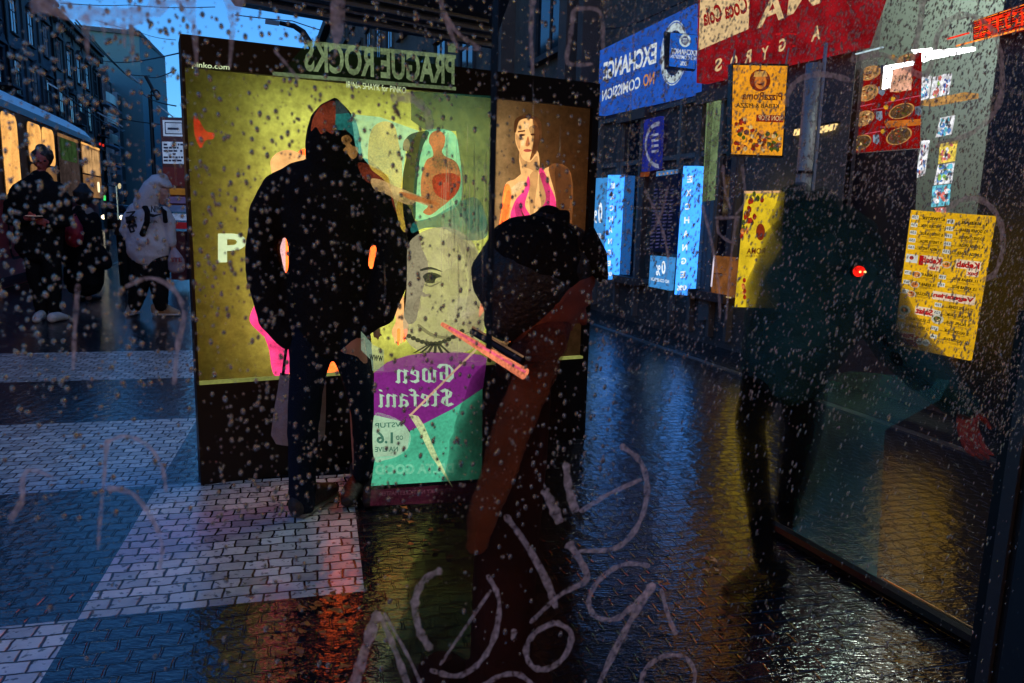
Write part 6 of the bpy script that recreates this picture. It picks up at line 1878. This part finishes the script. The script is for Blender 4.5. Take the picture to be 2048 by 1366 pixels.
while len(L1) < 4800:
    u, v = rd.uniform(-20, 1230), rd.uniform(-10, 1380)
    if v > 780 and u < 420 and rd.random() < .75: continue
    if v > 1040 and rd.random() < .8: continue
    px_ = rd.choice((.8, .9, 1.1, 1.3, 1.6, 2.0, 2.6, 3.4, 4.2))
    dist = (PP.hit(u, v) - CAMP).length / 1480
    L1.append((u, v, px_ * dist, px_ * dist * rd.uniform(1.1, 1.7), rd.uniform(-.15, .15)))
for u, v, h_ in [(893 + 8 * i, 300 + (i * 83) % 260, 30 + (i * 37) % 70) for i in range(12)] + [(1268, 60, 60), (1262, 190, 66), (1256, 320, 60), (1251, 440, 50), (1066, 220, 60), (1330, 160, 40), (770, 560, 40), (350, 330, 45), (1120, 300, 50)]:
    dist = (PP.hit(u, v) - CAMP).length / 1480
    L1.append((u, v, .8 * dist, h_ * dist, -.03))
    L1.append((u - 1, v + h_, 2.4 * dist, 4 * dist, 0))
drops("raindrops", "round raindrops spread over the glass before the advert and the tram", L1)
L2 = []
while len(L2) < 20000:
    u, v = rd.uniform(1195, 2070), rd.uniform(-20, 1380)
    p = 1.0 if v < 420 else .5 if v < 720 else .16
    if 1400 < u < 1780 and 400 < v < 800: p = .25
    if v > 860: p = .07
    if u > 1900 and v < 900: p = max(p, .85)
    if rd.random() > p: continue
    px_ = rd.choice((.6, .7, .8, 1.0, 1.2, 1.5, 2.1)) * (1.25 if u < 1780 and v > 380 else 1)
    dist = (PP.hit(u, v) - CAMP).length / 1480
    L2.append((u, v, px_ * dist * .8, px_ * dist * rd.uniform(1.2, 2.4), rd.uniform(.15, .5)))
drops("raindrops", "fine slanting raindrops thick on the glass before the shops", L2)

# scrawls scratched and smeared on the glass
scr, n, l = newmat("etched scrawl")
out = n.new("ShaderNodeOutputMaterial"); df = n.new("ShaderNodeBsdfDiffuse"); tl = n.new("ShaderNodeBsdfTranslucent"); a1 = n.new("ShaderNodeAddShader"); t1 = n.new("ShaderNodeBsdfTransparent"); ms = n.new("ShaderNodeMixShader")
df.inputs[0].default_value = (.58, .54, .56, 1); tl.inputs[0].default_value = (.58, .54, .56, 1)
nz = n.new("ShaderNodeTexNoise"); nz.inputs["Scale"].default_value = 170; nz.inputs["Detail"].default_value = 4
tc = n.new("ShaderNodeTexCoord"); l.new(tc.outputs["Object"], nz.inputs[0])
mr = n.new("ShaderNodeMapRange"); mr.inputs["From Min"].default_value = .3; mr.inputs["From Max"].default_value = .7; mr.inputs["To Min"].default_value = .12; mr.inputs["To Max"].default_value = .75
l.new(nz.outputs[0], mr.inputs[0]); l.new(mr.outputs[0], ms.inputs[0])
l.new(df.outputs[0], a1.inputs[0]); l.new(tl.outputs[0], a1.inputs[1]); l.new(t1.outputs[0], ms.inputs[1]); l.new(a1.outputs[0], ms.inputs[2]); l.new(ms.outputs[0], out.inputs[0])

def catmull(pts, n_=6):
    P_ = [pts[0]] + list(pts) + [pts[-1]]
    out_ = []
    for i in range(1, len(P_) - 2):
        for k in range(n_):
            t = k / n_
            q = []
            for c in (0, 1):
                a, b, c_, d_ = P_[i - 1][c], P_[i][c], P_[i + 1][c], P_[i + 2][c]
                q.append(.5 * ((2 * b) + (-a + c_) * t + (2 * a - 5 * b + 4 * c_ - d_) * t * t + (-a + 3 * b - 3 * c_ + d_) * t ** 3))
            out_.append(tuple(q))
    out_.append(P_[-2])
    return out_
def stroke(mb, pts, w0, w1=None, curved=True, off=.004):
    w1 = w0 if w1 is None else w1
    c = catmull(pts) if curved and len(pts) > 2 else catmull(pts, 4)
    n_ = len(c)
    A, B = [], []
    for i, (u, v) in enumerate(c):
        u0, v0 = c[max(i - 1, 0)]; u1, v1 = c[min(i + 1, n_ - 1)]
        dx, dy = u1 - u0, v1 - v0
        L = math.hypot(dx, dy) or 1
        w = (w0 + (w1 - w0) * i / (n_ - 1)) / 2.5 * random.uniform(.82, 1.12) * (1 + .16 * math.sin(i * 1.7) + .1 * math.sin(i * .6 + 1))
        if i in (0, n_ - 1): w *= .55
        nx, ny = -dy / L * w, dx / L * w
        A.append(PP.hit(u + nx, v + ny, off)); B.append(PP.hit(u - nx, v - ny, off))
    mb.add(A + B, [(i, i + 1, i + 1 + n_, i + n_) for i in range(n_ - 1)])
def scrawl(label, strokes):
    mb = MB()
    for k, s in enumerate(strokes):
        stroke(mb, s[0], *s[1:], off=.003 + .0004 * k)
    o = mb.build("graffiti_scrawl", scr)
    setp(o, label, "graffiti")
scrawl("thick dripping grey paint arc and runs at the top of the glass over the sky",
  [([(60, 4), (150, 24), (230, 36), (300, 22), (350, -16)], 46), ([(368, -10), (386, 46)], 62, 22), ([(388, 40), (394, 140)], 15, 9), ([(470, -10), (466, 50)], 58, 20), ([(466, 44), (459, 138)], 15, 9),
   ([(170, 30), (176, 120)], 24, 9), ([(205, 40), (209, 74)], 16, 8), ([(245, 36), (250, 96)], 16, 7), ([(262, 30), (266, 130)], 14, 6)])
scrawl("faint grey hook shaped smear right of the hood", [([(782, 192), (826, 198), (854, 226), (860, 262)], 26, 18)])
scrawl("spiky pale scrawl above the far end of the poster", [([(880, -6), (892, 40), (914, 96)], 14, 9), ([(884, 20), (920, 70), (962, 98)], 9, 12), ([(914, 96), (960, 100)], 7, 6)])
scrawl("short blurred drip of paint over the roof left of the spiky scrawl", [([(676, -10), (674, 84)], 36, 30), ([(674, 80), (668, 116)], 12, 7)])
scrawl("short pale scratch over the header left of the mirrored title", [([(548, 100), (574, 130), (598, 160)], 5, 9)])
scrawl("tall faint letter strokes left of the exchange fascia", [([(1066, -6), (1062, 70), (1066, 150)], 13, 9), ([(1148, 18), (1140, 80), (1136, 126), (1186, 128)], 13, 9), ([(1148, 18), (1200, 24), (1206, 100)], 11, 8)])
scrawl("long curved grey streaks hanging over the kebab shop window", [([(1700, 120), (1770, 110), (1850, 150), (1880, 60), (1930, 30), (1985, 60), (2004, 140), (1996, 210), (1950, 262), (1872, 292)], 16, 14), ([(1570, 210), (1590, 165), (1640, 148), (1700, 160)], 12, 16), ([(1846, -8), (1838, 60), (1820, 140)], 20, 12)])
scrawl("grey hook arching over the right corner of the yellow menu", [([(1884, 428), (1918, 402), (1962, 400), (1996, 434), (2006, 490), (1990, 545), (1964, 560)], 16, 13)])
scrawl("tangle of faint scratched letters between the light columns and the pizza sign", [([(1290, 380), (1318, 440), (1336, 512), (1330, 560)], 7, 6), ([(1336, 372), (1322, 430), (1300, 470)], 6), ([(1404, 410), (1420, 470), (1436, 560), (1440, 640)], 8, 6), ([(1484, 330), (1490, 400), (1470, 430)], 8, 5), ([(1430, 436), (1480, 434)], 8), ([(1434, 440), (1440, 470), (1474, 490)], 7), ([(1474, 434), (1464, 500), (1452, 640)], 9, 5), ([(1446, 330), (1450, 380), (1462, 420)], 6)])
scrawl("scratched letter R over the blue paving", [([(214, 878), (208, 960), (200, 1040), (196, 1100)], 12, 8), ([(214, 884), (252, 872), (296, 892), (324, 934), (332, 985)], 10, 9), ([(212, 976), (262, 986), (300, 1030), (324, 1090), (318, 1140)], 15, 10)])
scrawl("small reddish hooked mark on the far pale paving", [([(20, 1040), (44, 1000), (46, 955), (66, 940), (112, 958)], 18, 9)])
scrawl("long drip and arch over the feet of the person in the sweatshirt", [([(156, 568), (150, 650), (146, 740)], 14, 9), ([(250, 574), (300, 556), (346, 578), (368, 626), (356, 690), (348, 770)], 9, 14)])
scrawl("slanted letter N smeared at the bottom edge", [([(702, 1390), (730, 1300), (756, 1222)], 30, 24), ([(758, 1228), (790, 1300), (822, 1390)], 12, 20), ([(768, 1226), (820, 1320), (850, 1390)], 7, 9)])
scrawl("large smeared loop beside the slanted N", [([(884, 1140), (848, 1160), (830, 1205), (838, 1258), (862, 1300)], 16, 20), ([(975, 1150), (998, 1200), (990, 1270), (960, 1324), (915, 1352), (860, 1340)], 12, 14), ([(880, 1330), (926, 1262), (982, 1180)], 6, 9)])
scrawl("big letter D sweeping over the blue lit setts", [([(1240, 890), (1282, 925), (1294, 985), (1276, 1050), (1232, 1096), (1158, 1102)], 14, 12), ([(1160, 1024), (1214, 990), (1284, 958)], 11), ([(1088, 978), (1104, 1010), (1120, 1046)], 22, 26), ([(1132, 925), (1138, 980), (1152, 1024)], 16, 24), ([(1010, 1030), (1050, 1085), (1092, 1160), (1112, 1216)], 14, 20), ([(1136, 1085), (1160, 1120), (1172, 1160), (1120, 1190), (1060, 1246)], 22, 9)])
scrawl("small rounded letter O below the letter D", [([(1112, 1244), (1072, 1264), (1052, 1300), (1066, 1334), (1100, 1336), (1132, 1308), (1142, 1266), (1112, 1244)], 14), ([(1030, 1258), (1024, 1280)], 16, 8)])
scrawl("looped letter P with a long tail at the bottom of the glass", [([(1300, 1132), (1252, 1128), (1206, 1152), (1178, 1196), (1190, 1232), (1230, 1238), (1268, 1210), (1308, 1166)], 11, 14), ([(1308, 1166), (1262, 1240), (1220, 1320), (1190, 1390)], 20, 13), ([(1322, 1176), (1336, 1230), (1352, 1270)], 9, 14)])
scrawl("open letter C cut off by the bottom of the glass", [([(1280, 1390), (1290, 1340), (1330, 1312), (1372, 1316), (1390, 1350), (1380, 1390)], 12, 10)])
scrawl("small arch cut off by the bottom of the glass below the letter O", [([(960, 1376), (1000, 1352), (1040, 1350), (1074, 1380)], 12)])
# red glints of a lamp caught in drops on the left: small tail lamps down the track

# unseen dark street front, added behind the viewer to shut out the sky
r = thing("street_building", Vector((2, -11, 0)), "unseen long dark building added behind the shelter to block the sky", "building")
MB().box((4, -15, 3.5), 70, 8, 7).build("wall", M['brownwall'], r)
MB().box((4, -10.9, 6.9), 71, .5, .5).build("cornice", M['darkwall'], r)
# unseen lit windows added to it, to warm the rain beads and near figures
for k, (x, w) in enumerate(((-9, 4), (-3.5, 4.5), (3, 5), (9.5, 4.5))):
    f = MB().box((x, -10.93, 1.7), w + .3, .12, 2.7).build("added_window", brk, r)
    MB().box((x, -10.85, 1.7), w, .04, 2.4).build("added_lit_pane", glow("added warm window", (255, 182, 112), 2.6, .3, 1.2), f)

# top-level single meshes: put each origin at the base of its own mesh
for o in list(COL.objects):
    if o.type == 'MESH' and o.parent is None and o.name != "ground":
        bb = [Vector(c) for c in o.bound_box]
        c = Vector((sum(p.x for p in bb) / 8, sum(p.y for p in bb) / 8, min(p.z for p in bb)))
        o.data.transform(Matrix.Translation(-c))
        o.location = c
